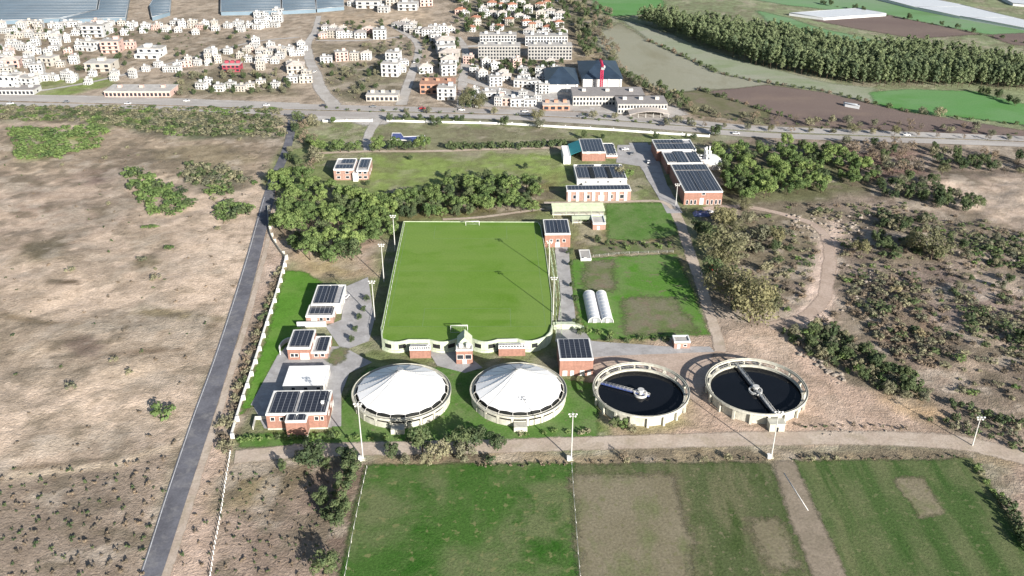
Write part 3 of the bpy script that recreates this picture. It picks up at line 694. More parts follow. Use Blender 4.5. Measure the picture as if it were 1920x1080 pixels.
sheet('crop_field', [(1420,20),(1480,34),(1530,52),(1660,80),(1600,85),(1450,50)], m_farg, .032, 1.5)
sheet('ploughed_field', [(1525,38),(1662,28),(1835,64),(1720,72),(1620,56)], m_plough, .034, 1.5)
sheet('ploughed_field', [(1850,66),(1930,62),(2000,90),(1900,84)], m_plough, .034, 1.5)
# ------------------------------------------------------------------ the works: brick buildings
def height_for(px, yb, yt):
    """height of a vertical edge whose foot shows at yb and top at yt"""
    Y = P(px, yb).y; y = (yt - 540.0) / F
    return HC - Y * (ST + y * CT) / (CT - y * ST)

def frame_ring(fr, u, z, ww, hh, fn, t=.15):
    o = [(u - t, z - t), (u + ww + t, z - t), (u + ww + t, z + hh + t), (u - t, z + hh + t)]; i = [(u, z), (u + ww, z), (u + ww, z + hh), (u, z + hh)]
    v = [fn(a, max(.015, b), .13) for a, b in o] + [fn(a, max(.018, b), .13) for a, b in i] + [fn(a, max(.015, b), .02) for a, b in o] + [fn(a, max(.018, b), .02) for a, b in i]
    f = []
    for k in range(4):
        j = (k + 1) % 4; f += [(k, j, 4 + j, 4 + k), (8 + k, 8 + j, j, k), (4 + k, 4 + j, 12 + j, 12 + k)]
    fr.add(v, f)
def wall_openings(root, wx, wy, side, items, base=0.0):
    """items: (along, sill, width, height, name); side 'f' front, 'r' right face"""
    for u, z, ww, hh, nm in items:
        mb = MB(); fr = MB()
        if side == 'f':
            mb.box(u, u + ww, wy - .05, wy - .012, z, z + hh)
            frame_ring(fr, u, z, ww, hh, lambda a, b, c: (a, wy - c, b))
        else:
            mb.box(wx + .012, wx + .05, u, u + ww, z, z + hh)
            frame_ring(fr, u, z, ww, hh, lambda a, b, c: (wx + c, a, b))
        o = mb.build(nm, M['glass'] if nm == 'window' else M['whitedim'] if nm == 'door' else M['dark'], root)
        fr.build('window_frame' if nm == 'window' else 'door_frame' if nm == 'door' else 'opening_frame', M['white'], o)

class Works:
    """a building square to the works' heading, set out from what the photo shows of its roof"""
    def __init__(self, name, label, cat, xl, yb):
        p = P(xl, yb); self.o = p
        self.root = empty(name, (p.x, p.y, 0), YAW, label, cat)
    def loc(self, px, py, z):
        d = P(px, py, z) - self.o; return d.dot(EX), d.dot(EY)
    def block(self, x0, x1, y0, y1, h, wall='brick', deck='deck', trim='white', par=.55, arrays=(), front=(), right=(), z0=0.0, base=False):
        mb = MB(); mb.box(x0, x1, y0, y1, z0, h, bottom=False)
        wl = mb.build('wall', M[wall], self.root)
        if base:
            b = MB(); b.box(x0 - .05, x1 + .05, y0 - .05, y1 + .05, 0, .7); b.build('plinth', M['concrete'], self.root)
        d = MB(); d.add([(x0 + .3, y0 + .3, h + .03), (x1 - .3, y0 + .3, h + .03), (x1 - .3, y1 - .3, h + .03), (x0 + .3, y1 - .3, h + .03)], [(0, 1, 2, 3)])
        rf = d.build('roof', M[deck], self.root)
        t = MB(); e = .07; k = .45; za, zb = h - .35, h + par
        t.box(x0 - e, x1 + e, y0 - e, y0 + k, za, zb); t.box(x0 - e, x1 + e, y1 - k, y1 + e, za, zb)
        t.box(x0 - e, x0 + k, y0 + k, y1 - k, za, zb); t.box(x1 - k, x1 + e, y0 + k, y1 - k, za, zb)
        t.build('parapet', M[trim], self.root)
        W, D = x1 - x0 - 2 * k, y1 - y0 - 2 * k
        for u0, u1, v0, v1 in arrays:
            a, b = x0 + k + u0 * W, x0 + k + u1 * W; c, dd = y0 + k + v0 * D, y0 + k + v1 * D
            s = MB(); s.box(0, b - a, 0, dd - c, 0, .08)
            so_ = s.build('solar_array', M['solar'], self.root, (a, c, h + par + .05))
            for q in (0.1, .5, .9):
                f = MB(); f.box((b - a) * q - .05, (b - a) * q + .05, .2, dd - c - .2, -par - .02, -.004); f.build('support_rail', M['greymetal'], so_)
        fi = [(x0 + u * (x1 - x0), z, ww, hh, nm) for u, z, ww, hh, nm in front]
        ri = [(y0 + u * (y1 - y0), z, ww, hh, nm) for u, z, ww, hh, nm in right]
        wall_openings(self.root, x1, y0, 'f', fi); wall_openings(self.root, x1, y0, 'r', ri)
        return wl
    def px_block(self, xl, xr, yf, yk, h, **kw):
        """roof front edge xl..xr at photo row yf, back edge at row yk, roof top at height h"""
        a = self.loc(xl, yf, h); b = self.loc(xr, yf, h); c = self.loc((xl + xr) / 2, yk, h)
        self.block(a[0], b[0], a[1], c[1], h - kw.get('par', .55), **kw)
        return a[0], b[0], a[1], c[1]
def works(name, label, cat, xl, xr, yb, yt, yk, **kw):
    w_ = Works(name, label, cat, xl, yb); h = height_for((xl + xr) / 2, yb, yt)
    w_.h = h; w_.ext = w_.px_block(xl, xr, yt, yk, h, **kw); return w_

def roof_vents(wk, pts, z):
    for u, v in pts:
        mb = MB(); mb.box(u - .5, u + .5, v - .5, v + .5, z, z + .9); mb.box(u - .65, u + .65, v - .65, v + .65, z + .9, z + 1.05)
        mb.build('roof_vent', M['white'], wk.root)

W_ = lambda u, z=1.6, w=1.4, h=1.5: (u, z, w, h, 'window')
D_ = lambda u, w=2.4, h=3.0: (u, 0.02, w, h, 'door')
G_ = lambda u, w=3.6, h=4.0: (u, 0.02, w, h, 'gate_opening')

# D4: big brick hall, lower left
d4 = works('brick_hall', 'large brick hall with two black solar roofs, nearest the sandy track at lower left', 'building', 498, 611, 806, 776, 732,
           arrays=[(.04, .46, .02, .97), (.53, .97, .02, .97)], front=[W_(.07, 4.2), W_(.22, 4.2), W_(.80, 4.2), W_(.90, 4.2, 1.0)], right=[W_(.25, 3.6), W_(.6, 3.6), D_(.8)], base=True)
x0, x1, y0, y1 = d4.ext
d4.block(x0 + (x1 - x0) * .36, x0 + (x1 - x0) * .70, y0 - 4.6, y0 - .08, d4.h - .58, arrays=[(.05, .44, 0.0, .98), (.56, .95, 0.0, .98)], base=True)
roof_vents(d4, [(x1 - 2.2, y1 - 9)], d4.h)
# D3: low white shed behind it
d3 = works('white_shed', 'low shed with a plain bright white roof between two brick buildings', 'shed', 530, 608, 737, 723, 686, wall='whitedim', deck='membrane', trim='membrane', par=.12,
           front=[W_(.2, 1.2), W_(.5, 1.2), W_(.8, 1.2)], right=[D_(.3), W_(.6, 1.0)])
# D2
d2 = works('brick_building', 'brick building with two separate solar roofs beside the round planted bed', 'building', 538, 581, 675, 652, 618, arrays=[(.05, .97, .06, .97)],
           front=[W_(.12), (.55, 0.02, 3.4, 3.2, 'door'), W_(.3)], right=[W_(.5, 3.4)])
d2.px_block(583, 613, 660, 630, d2.h - 2.6, wall='brick_pale', arrays=[(.30, .97, .06, .95)], front=[W_(.2, 1.2), W_(.6, 1.2)], right=[W_(.2, 1.2), W_(.6, 1.2)])
mb = MB(); a = d2.loc(555, 620, 0); mb.box(a[0], a[0] + 13, a[1] + 3, a[1] + 3.5, 0, 2.6); mb.build('screen_wall', M['white'], d2.root)
# D1
d1 = works('brick_building', 'brick and white building stepped in two tiers, highest of the left-hand row', 'building', 573, 624, 607, 592, 571, wall='brick_pale', arrays=[(.08, .94, .15, .95)],
           front=[D_(.2), W_(.5), W_(.75)], right=[W_(.3), W_(.7)])
d1.px_block(583, 638, 570, 534, d1.h + 1.2, wall='whitedim', arrays=[(.05, .45, .03, .97), (.50, .78, .03, .97)], right=[W_(.2, 3.0), W_(.45, 3.0), W_(.7, 3.0), D_(.55)])
# H: pump house in the middle
hh_ = works('pump_house', 'square brick building fully covered in solar panels beside the right-hand white tent', 'building', 1050, 1113, 705, 673, 635, arrays=[(.0, 1, .0, 1)],
            front=[(.10, 0.02, 1.6, 2.4, 'door'), (.33, .02, 1.2, 2.4, 'door'), (.62, 0.02, 1.6, 2.4, 'door'), (.85, .02, 1.2, 2.4, 'door')], right=[W_(.4, 3)])
# I: right of the pitch
ib = works('changing_block', 'brick building with two solar arrays at the far right corner of the football pitch', 'building', 1022, 1070, 464, 438, 411, arrays=[(.04, .48, .02, .97), (.53, .98, .02, .97)],
           front=[W_(.2, 3.2), W_(.45, 3.2), W_(.7, 3.2), (.42, .02, 2.2, 2.6, 'door')], right=[W_(.3, 3), W_(.65, 3)])
# K1..K3: middle row at the back
k1 = works('workshop_building', 'long narrow brick and white pilastered building with one strip of solar panels', 'building', 1063, 1184, 377, 357, 347, wall='brick_pale', arrays=[(.01, .99, .05, .95)],
           front=[(.10, 1.5, 2.2, 2.2, 'window'), (.3, 1.5, 2.2, 2.2, 'window'), (.66, 1.5, 2.2, 2.2, 'window'), (.83, 1.5, 2.2, 2.2, 'window'), (.50, .02, 3.0, 3.4, 'door')])
x0, x1, y0, y1 = k1.ext
for i in range(8):
    mb = MB(); u = x0 + (x1 - x0) * (i + .15) / 8; mb.box(u, u + 1.7, y0 - .45, y0 - .01, 0, k1.h - 1.2); mb.build('pilaster', M['white'], k1.root)
k2 = works('filter_building', 'white building with three solar arrays and two dark gaps between them', 'building', 1082, 1176, 347, 336, 308, wall='whitedim',
           arrays=[(.03, .26, .08, .82), (.38, .62, .08, .82), (.73, .96, .08, .82), (.08, .42, .86, .99), (.6, .96, .86, .99)], front=[W_(.15, 1), W_(.4, 1), W_(.6, 1), W_(.85, 1)], right=[W_(.3, 1.2), W_(.6, 1.2)])
x0, x1, y0, y1 = k2.ext
for u in (.28, .635):
    mb = MB(); mb.box(x0 + (x1 - x0) * (u + .01), x0 + (x1 - x0) * (u + .085), y0 + 2, y0 + (y1 - y0) * .82, k2.h - .5, k2.h + .02); mb.build('roof_opening', M['dark'], k2.root)
mb = MB(); mb.box(x0 + 3, x1, y0 - 6.5, y0 - .1, 0, 1.6); mb.build('terrace', M['white'], k2.root)
k3 = works('brick_hall', 'tall brick hall with one dark solar roof and a turquoise awning at its left side', 'building', 1092, 1136, 302, 285, 260, arrays=[(.01, .99, .02, .98)], front=[W_(.2, 5), W_(.7, 5)], base=False)
k3.px_block(1137, 1158, 291, 268, k3.h - 4.0, wall='brick_pale', arrays=[(.1, .9, .1, .95)], front=[W_(.3), W_(.7)], right=[W_(.4), D_(.7)])
x0, x1, y0, y1 = k3.ext
mb = MB(); v = [(x0 - 7.5, y0 + 3, 3.2), (x0 - .1, y0 + 3, 6.2), (x0 - .1, y1 - 2, 6.2), (x0 - 7.5, y1 - 2, 3.2)]
mb.add(v + [(a, b, c - .15) for a, b, c in v], [(0, 1, 2, 3), (7, 6, 5, 4), (0, 4, 5, 1), (1, 5, 6, 2), (2, 6, 7, 3), (3, 7, 4, 0)])
for yy in (y0 + 3.4, (y0 + y1) / 2, y1 - 2.4): mb.cyl(x0 - 7.2, yy, 0, 3.3, .12, n=6)
mb.build('awning', M['teal'], k3.root)
# L: long hall on the right, three joined bodies
l3 = works('process_hall', 'large brick hall with six solar arrays, nearest and biggest of the right-hand hall row', 'building', 1284, 1356, 384, 359, 307,
           arrays=[(.02, .37, .0, .74), (.40, .60, .0, .74), (.64, .98, .0, .74), (.02, .37, .78, .99), (.40, .60, .78, .99), (.64, .98, .78, .99)],
           front=[(.06, .3, 1.2, 2.6, 'window'), (.17, .3, 1.2, 2.6, 'window'), (.27, .3, 1.2, 2.6, 'window'), (.42, .02, 2.0, 4.0, 'door'), (.60, .3, 1.2, 2.6, 'window'), (.71, .3, 1.2, 2.6, 'window'), (.82, .3, 1.2, 2.6, 'window'), (.92, .3, 1.2, 2.6, 'window'), (.46, 6.2, 1.8, 1.4, 'window')])
l2 = Works('process_hall', 'middle brick hall of the right-hand row, with a wide panel strip and white pipework', 'building', 1262, 330)
h2 = l3.h - 1.0
l2.px_block(1252, 1318, 305.5, 282.5, h2, arrays=[(.06, .28, .1, .8), (.32, .62, .0, .98), (.72, .96, .05, .85)])
l1 = Works('process_hall', 'farthest brick hall of the right-hand row, with two bands of solar panels', 'building', 1240, 308)
l1.px_block(1232, 1306, 281, 261, h2 + .5, arrays=[(.02, .48, .05, .58), (.52, .98, .05, .58), (.02, .48, .66, .97), (.52, .8, .66, .97)])
# M: villa at the back left
m1 = works('brick_villa', 'pale brick villa with white roof edges and small solar arrays on the back lawn', 'building', 625, 662, 338, 317, 297, wall='brick_pale', arrays=[(.05, .95, .05, .4), (.3, .95, .55, .95)], front=[W_(.15, 4.4, 2), W_(.6, 4.4, 2), W_(.15, 1.2, 2), W_(.6, 1.2, 2)])
m1.px_block(668, 690, 319, 296, m1.h - .8, wall='brick_pale', arrays=[(.1, .9, .2, .9)], front=[W_(.15, 1.2, 2), W_(.6, 1.2, 2), W_(.15, 4.2, 2), W_(.6, 4.2, 2)], right=[W_(.3, 1.2), W_(.6, 1.2)])
m1.px_block(661, 670, 325, 301, m1.h - 2.0, wall='white', deck='flatroof', front=[D_(.2)])
# small huts
nhut = works('garden_hut', 'small flat hut with a pale grey roof beside the vegetable plot', 'hut', 1089, 1109, 490, 485, 468, wall='whitedim', deck='flatroof', par=.15, front=[D_(.3, 1.2, 2.0)])
ph = works('valve_hut', 'small pinkish hut with a white two-step roof by the corner of the vegetable plot', 'hut', 1265, 1295, 654, 640, 628, wall='brick_pale', deck='flatroof', front=[(.2, .02, 1.1, 2.0, 'door'), W_(.6, 1.2, 1.2, .9)])
kk = works('brick_kiosk', 'small pink brick kiosk beside the pale green canopies', 'kiosk', 1112, 1136, 431, 418, 403, wall='brick_pale', deck='flatroof', front=[D_(.35, 1.2, 2.1)], right=[W_(.4)])
bk = works('white_annex', 'small white annex standing left of the turquoise awning', 'building', 1057, 1070, 308, 293, 273, wall='white', deck='membrane', par=.2, front=[D_(.3, 1.4, 2.2)])

# pale green canopies behind the pitch
def canopy(name, label, xl, xr, yf, yk, h, n, slats=True):
    a = P(xl, yf, h); b = P(xr, yf, h); c = P(xl, yk, h)
    w = (b - a).dot(EX); d = (c - a).dot(EY)
    r = empty(name, (a.x, a.y, 0), YAW, label, 'canopy')
    for i in range(n):
        y0, y1 = d * i / n, d * (i + 1) / n - .5
        mb = MB(); ym = (y0 + y1) / 2
        v = [(0, y0, h - .5), (w, y0, h - .5), (w, ym, h + .35), (0, ym, h + .35), (0, y1, h - .5), (w, y1, h - .5)]
        mb.add(v, [(0, 1, 2, 3), (3, 2, 5, 4)]); mb.add([(x, y, z - .12) for x, y, z in v], [(3, 2, 1, 0), (4, 5, 2, 3)])
        mb.build('roof_panel', M['greenroof'], r)
    for i in range(5):
        for yy in (.3, d - .8):
            mb = MB(); mb.cyl(w * (.02 + .96 * i / 4), yy, 0, h - .5, .14, n=6); mb.build('post', M['greenmetal'], r)
    mb = MB(); mb.box(0.2, w - .2, d * .3, d * .7, 0, .8); mb.build('bench_step', M['concrete'], r)
canopy('shade_canopy', 'long pale green ribbed canopy roof behind the brick block by the pitch', 1036, 1135, 395, 379, 4.5, 3)
canopy('shade_canopy', 'short pale green canopy roof just below the long ribbed one', 1073, 1137, 410, 401, 3.6, 1)

# round white building with vent stacks, right of the hall row
p = P(1333, 312); s = 1 / scale_at(1333, 312)
r = empty('round_tank_house', (p.x, p.y, 0), YAW, 'round white roofed tank with a row of upright vent pipes beside the hall row', 'tank')
mb = MB(); mb.cyl(0, 0, 0, 4.0, 21 * s, n=40); mb.build('wall', M['whitedim'], r)
mb = MB(); mb.cyl(0, 0, 4.003, 7.5, 22 * s, 3.0, n=40, smooth=False); mb.build('roof', M['white'], r)
for i in range(6):
    a = math.pi * (.55 + .16 * i); mb = MB(); mb.cyl(14 * s * math.cos(a), 14 * s * math.sin(a), 4, 11.5, .45, n=8); mb.cyl(14 * s * math.cos(a), 14 * s * math.sin(a), 11.5, 12.1, .6, n=8); mb.build('vent_pipe', M['white'], r)
for i in range(3):
    mb = MB(); a = (-20 * s - 2.5, 6 - i * 5); mb.tube((a[0], a[1], 0), (a[0], a[1], 6), .6, n=8); mb.tube((a[0], a[1], 6), (a[0] + 7, a[1], 5), .5, n=8); mb.build('duct', M['white'], r)

# polytunnels
def tunnel(label, xl, xr, yf, yk):
    a = P(xl, yf); b = P(xr, yf); c = P(xl, yk); w = (b - a).dot(EX); d = (c - a).dot(EY)
    r = empty('polytunnel', (a.x, a.y, 0), YAW, label, 'greenhouse', 'polytunnels in the vegetable garden')
    n = 12; pr = [(w / 2 - w / 2 * math.cos(math.pi * i / n), 3.2 * math.sin(math.pi * i / n) ** .8) for i in range(n + 1)]
    mb = MB(); v = [(x, .0, z) for x, z in pr] + [(x, d, z) for x, z in pr]
    mb.add(v, [(i, i + 1, n + 2 + i, n + 1 + i) for i in range(n)], 0, True); mb.add(v[n + 1:], [tuple(range(n, -1, -1))]); mb.build('film_cover', M['plastic'], r)
    mb = MB(); mb.add([(x, .25, z) for x, z in pr], [tuple(range(n + 1))]); mb.build('end_wall', M['greymetal'], r)
    for k in range(9):
        mb = MB(); y = d * k / 8
        for i in range(n):
            p0 = (pr[i][0], y, pr[i][1] + .05); q0 = (pr[i + 1][0], y, pr[i + 1][1] + .05)
            mb.tube(p0, q0, .16 if k == 0 else .07, n=5)
        mb.build('hoop', M['white'] if k == 0 else M['metal'], r)
    mb = MB(); mb.box(w * .35, w * .65, -.1, .2, 0, 2.1); mb.build('door', M['whitedim'], r)
tunnel('left one of the two joined whitish polytunnels in the vegetable garden', 1103, 1127, 606, 555)
tunnel('right one of the two joined whitish polytunnels in the vegetable garden', 1127.5, 1150, 606, 555)

# ------------------------------------------------------------------ round tanks
def tank_base(name, label, cx, cy, Rpx, ring_z):
    p = P(cx, cy, ring_z); s = 1 / scale_at(cx, cy, ring_z); Rr = Rpx * s
    r = empty(name, (p.x, p.y, 0), YAW, label, 'tank')
    return r, Rr
def ring_and_piers(r, Rr, z, n, wb=1.3, hb=1.0, mat='concrete'):
    mb = MB(); mb.ring(Rr - wb, Rr, z - .35, z, 72); mb.build('ring_channel', M[mat], r)
    mb = MB(); mb.ring(Rr - .22, Rr, z + .003, z + hb, 72); mb.ring(Rr - wb, Rr - wb + .2, z + .003, z + hb * .7, 72); mb.build('ring_kerb', M[mat], r)
    me = None
    for i in range(n):
        a = 2 * math.pi * (i + .5) / n
        if me is None:
            mb = MB(); mb.box(-.35, .35, -.45, .45, 0, z - .35); mb.box(-1.1 if wb < 1 else -3.0, -.35, -.2, .2, z - 1.3, z - .45); me = mb.mesh('pier', M[mat])
        o = bpy.data.objects.new('pier', me); COL.objects.link(o); o.parent = r
        o.location = ((Rr - .75) * math.cos(a), (Rr - .75) * math.sin(a), 0); o.rotation_euler.z = a
def open_tank(label, cx, cy, Rpx, water_z, bridge):
    r, Rr = tank_base('settling_tank', label, cx, cy, Rpx, 5.2)
    Ri = Rr - 1.55
    ring_and_piers(r, Rr, 5.0, 18, .85, .55)
    mb = MB(); mb.ring(Ri - .45, Ri, 0, water_z + .8, 72); mb.ring(Ri - .7, Ri + .15, water_z + .803, water_z + 1.05, 72); mb.build('tank_wall', M['concrete'], r)
    mb = MB(); mb.cyl(0, 0, 0.05, water_z, Ri - .46, n=72, smooth=False); mb.build('water', M['water'], r)
    mb = MB(); mb.ring(2.2, 2.7, water_z - .5, water_z + .9, 28); mb.cyl(0, 0, .1, water_z + 2.0, .8, n=14); mb.cyl(0, 0, water_z + 2.0, water_z + 2.6, 1.3, n=14)
    mb.build('centre_well', M['metal'], r)
    a, full = bridge
    c, s_ = math.cos(a), math.sin(a); L0 = -(Ri + .1) if full else -3.6; L1 = Rr - .6 if full else Ri + .2
    zb = water_z + (1.15 if full else .35)
    b = MB(); b.obox(((L0 + L1) / 2 * c, (L0 + L1) / 2 * s_), (c, s_), (L1 - L0) / 2, .5 if full else .55, zb, zb + .18)
    bo = b.build('scraper_bridge', M['greymetal'] if full else M['bluepaint'], r)
    for sg in (-1, 1):
        q = MB(); off = .47 if full else .5
        pt = lambda t, z: (t * c - sg * off * s_, t * s_ + sg * off * c, z)
        q.tube(pt(L0, zb + 1.1), pt(L1, zb + 1.1), .06, n=5); q.tube(pt(L0, zb + .6), pt(L1, zb + .6), .04, n=5)
        k = 14
        for i in range(k + 1): t = L0 + (L1 - L0) * i / k; q.tube(pt(t, zb + .1), pt(t, zb + 1.1), .04, n=5)
        q.build('handrail', M['metal'], bo)
    if full:
        q = MB(); q.box(-.7, 5.0, -Rr - 3.4, -Rr + .2, 0, 3.4); q.box(-.9, 5.2, -Rr - 3.6, -Rr + .2, 3.403, 3.7); hb = q.build('valve_chamber', M['concrete'], r)
        q = MB(); q.box(1.6, 2.7, -Rr - 3.46, -Rr - 3.41, .1, 2.1); q.build('door', M['dark'], hb)
    pass
    q = MB()
    for i in range(48):
        t = 2 * math.pi * i / 48; q.tube((Ri * math.cos(t), Ri * math.sin(t), water_z + 1.05), (Ri * math.cos(t), Ri * math.sin(t), water_z + 2.0), .04, n=4)
        u = 2 * math.pi * (i + 1) / 48; q.tube((Ri * math.cos(t), Ri * math.sin(t), water_z + 2.0), (Ri * math.cos(u), Ri * math.sin(u), water_z + 2.0), .05, n=4)
    q.build('rim_handrail', M['metal'], r)
    return r, Rr
open_tank('open round tank of dark water with a short blue scraper arm', 1202, 729, 90.5, 2.4, (math.radians(152), False))
open_tank('open round tank of dark water crossed by a full-length bridge, rightmost of the tanks', 1418, 723, 94, 2.4, (math.radians(100), True))

def tent_tank(label, cx, cy, Rpx, apex_px):
    r, Rr = tank_base('covered_tank', label, cx, cy, Rpx, 4.2)
    ring_and_piers(r, Rr, 4.0, 20, 1.5, .6)
    # ring wall with panels between the piers
    for i in range(20):
        a0 = 2 * math.pi * (i + .5) / 20 + .035; a1 = 2 * math.pi * (i + 1.5) / 20 - .035
        mb = MB(); mb.ring(Rr - .75, Rr - .5, 0, 2.5, 5, a0, a1); mb.build('wall_panel', M['concrete'], r)
    mb = MB(); mb.ring(Rr - 1.6, Rr - 1.3, .1, 3.5, 60); mb.build('inner_wall', M['dark'], r)
    Re = Rr - 2.1; ze = 5.2; n = 20
    mb = MB(); mb.ring(Re - .35, Re - .2, 3.7, ze - .1, 60); mb.build('side_netting', M['dark'], r)
    # membrane: steep at the mast, flatter to a scalloped edge
    ph_ = (P(apex_px[0], apex_px[1], 0)); Yc = P(cx, cy, 4.2).y
    y_ = (apex_px[1] - 540.0) / F; za = HC - Yc * (ST + y_ * CT) / (CT - y_ * ST)
    rings = 14; seg = n * 6; v = []; f = []
    for k in range(rings + 1):
        t = k / rings
        for j in range(seg):
            a = 2 * math.pi * j / seg + math.pi / n; sc_ = abs(math.sin((j / 6.0) * math.pi))       # 0 on a rafter
            rr = .55 + (Re - .55) * t; rr *= 1 - .022 * sc_ * t ** 3
            z = ze + (za - ze) * ((1 - t) * .72 + (1 - t) ** 3 * .28) - .11 * sc_ * math.sin(math.pi * min(1, t * 1.02)) + (.12 * sc_ * t ** 6)
            v.append((rr * math.cos(a), rr * math.sin(a), z))
    for k in range(rings):
        for j in range(seg):
            j2 = (j + 1) % seg; f.append((k * seg + j, (k + 1) * seg + j, (k + 1) * seg + j2, k * seg + j2))
    mb = MB(); mb.add(v, f, 0, True); mb.build('membrane_roof', M['membrane'], r)
    me = None
    for i in range(n):
        if me is None:
            q = MB()
            for k in range(rings):
                pa, pb = v[k * seg], v[(k + 1) * seg]; q.tube((pa[0], pa[1], pa[2] + .03), (pb[0], pb[1], pb[2] + .03), .07, n=4)
            me = q.mesh('tent_seam', M['flatroof'])
        o = bpy.data.objects.new('tent_seam', me); COL.objects.link(o); o.parent = r; o.rotation_euler.z = 2 * math.pi * i / n
    mb = MB(); mb.cyl(0, 0, za - .3, za + .5, .95, n=14); mb.cyl(0, 0, za + .5, za + .75, 1.25, n=14); mb.build('apex_cap', M['greymetal'], r)
    me = None
    for i in range(n):
        a = 2 * math.pi * (i + .5) / n
        if me is None:
            mb = MB(); mb.tube((Rr - .9, 0, 4.0), (Re - .05, 0, ze + .02), .12, n=6); me = mb.mesh('tent_strut', M['whitedim'])
        o = bpy.data.objects.new('tent_strut', me); COL.objects.link(o); o.parent = r; o.rotation_euler.z = a
    mb = MB(); mb.box(-2.4, 2.6, -Rr - 3.0, -Rr + .3, 0, 2.2); mb.build('inlet_box', M['concrete'], r)
    return r, Rr
tent_tank('round tank under a white peaked tent roof, left one of the pair', 753, 733, 93, (749, 694))
tent_tank('round tank under a white peaked tent roof, right one beside the pump house', 972, 730, 91, (972, 691))

# ------------------------------------------------------------------ football ground on its raised platform
ZP = 4.6
def Q(px, py, z=ZP): p = P(px, py, z); return (p.x, p.y)
def arcpts(a, b, sag, n=8):
    a = Vector(a); b = Vector(b); d = (b - a).normalized(); nn = Vector((d.y, -d.x))
    return [tuple(a.lerp(b, i / n) + nn * sag * math.sin(math.pi * i / n)) for i in range(n + 1)]
A1 = arcpts(Q(718, 637), Q(766, 638.5), 2.2); A2 = arcpts(Q(806, 638.5), Q(858, 636), 2.4) + [Q(866, 630), Q(870, 624)]
A3 = [Q(874, 624), Q(879, 631)] + arcpts(Q(886, 637), Q(933, 638), 2.2); A4 = arcpts(Q(970, 637), Q(1012, 637), 1.8) + [Q(1022, 633), Q(1030, 625), Q(1034, 612)]
outline = [Q(757, 416)] + [Q(735, 517), Q(716, 615)] + A1 + A2 + A3 + A4 + [Q(1034, 560), Q(1022, 470), Q(1013, 424), Q(1008, 417)]
root = empty('football_pitch', (0, 0, 0), 0, 'raised green football pitch ringed by a pale concrete retaining wall', 'football pitch')
mb = MB(); mb.v = [(x, y, ZP) for x, y in outline]; mb.f = [tuple(range(len(outline)))]; mb.m = [0]; mb.s = [False]
mb.build('turf', m_turf, root)
def ribbon_wall(mb, pts, th, z0, z1, close=False):
    n = len(pts); q = []
    for i in range(n):
        a = Vector(pts[i - 1] if (i or close) else pts[0]); b = Vector(pts[(i + 1) % n] if (i < n - 1 or close) else pts[-1]); d = (b - a).normalized()
        q.append(Vector((d.y, -d.x)))
    v = []
    for (x, y), nn in zip(pts, q): v += [(x, y, z0), (x + nn.x * th, y + nn.y * th, z0), (x + nn.x * th, y + nn.y * th, z1), (x, y, z1)]
    f = []
    for i in range(n if close else n - 1):
        a, b = 4 * i, 4 * ((i + 1) % n)
        f += [(a + 3, a + 2, b + 2, b + 3), (a + 1, b + 1, b + 2, a + 2), (a, a + 3, b + 3, b)]
    if not close: f += [(0, 1, 2, 3), (4 * n - 1, 4 * n - 2, 4 * n - 3, 4 * n - 4)]
    mb.add(v, f)
mb = MB(); k0 = 3; k1 = 3 + len(A1) + len(A2) + len(A3) + len(A4); ribbon_wall(mb, outline[k0 - 1:k1], .55, 0, ZP + .75); mb.build('retaining_wall', M['concrete_green'], root)
mb = MB(); ribbon_wall(mb, outline[k1 - 1:] + outline[:k0], .32, 0, ZP + .3); mb.build('retaining_wall', M['concrete_green'], root)
for arc in (A1, A2[:9], A3[2:], A4[:9]):
    for (i0, i1) in ((1, 3), (5, 7)):
        q = MB(); seg = arc[i0:i1 + 1]; off = []
        for i in range(len(seg)):
            a = Vector(seg[max(0, i - 1)]); b = Vector(seg[min(len(seg) - 1, i + 1)]); d = (b - a).normalized(); off.append((seg[i][0] + d.y * .5, seg[i][1] - d.x * .5))
        ribbon_wall(q, off, .12, 1.9, 4.0); w_o = q.build('wall_opening', M['dark'], root)
        q = MB(); ribbon_wall(q, off, .32, 1.6, 1.88); ribbon_wall(q, off, .32, 4.02, 4.3); q.build('opening_frame', M['concrete_green'], w_o)
    # buttress foot below each basin
    q = MB(); off = []
    for i in range(len(arc)):
        a = Vector(arc[max(0, i - 1)]); b = Vector(arc[min(len(arc) - 1, i + 1)]); d = (b - a).normalized(); off.append((arc[i][0] + d.y * .56, arc[i][1] - d.x * .56))
    ribbon_wall(q, off, .5, 0, 1.2); q.build('wall_footing', M['concrete_green'], root)
# pitch markings (faint) and goals
def pl(u, v): # u across 0..1, v along 0..1
    a = Vector(Q(727, 612)); b = Vector(Q(1023, 612)); c = Vector(Q(764, 424)); d = Vector(Q(1002, 424))
    return a.lerp(b, u).lerp(c.lerp(d, u), v)
mb = MB()
def ln(p, q, wd=.14):
    p = Vector(p); q = Vector(q); d = (q - p).normalized() * wd; nn = Vector((-d.y, d.x))
    mb.add([(p.x + nn.x, p.y + nn.y, ZP + .008), (p.x - nn.x, p.y - nn.y, ZP + .008), (q.x - nn.x, q.y - nn.y, ZP + .008), (q.x + nn.x, q.y + nn.y, ZP + .008)], [(0, 1, 2, 3)])
for a, b in (((0, 0), (1, 0)), ((0, 1), (1, 1)), ((0, 0), (0, 1)), ((1, 0), (1, 1)), ((0, .5), (1, .5)), ((.22, 0), (.22, .15)), ((.78, 0), (.78, .15)), ((.22, .15), (.78, .15)), ((.22, 1), (.22, .85)), ((.78, 1), (.78, .85)), ((.22, .85), (.78, .85))): ln(pl(*a), pl(*b))
mb.build('pitch_marking', pm('worn_chalk', A(134, 162, 92), .9, .3, .2), root)
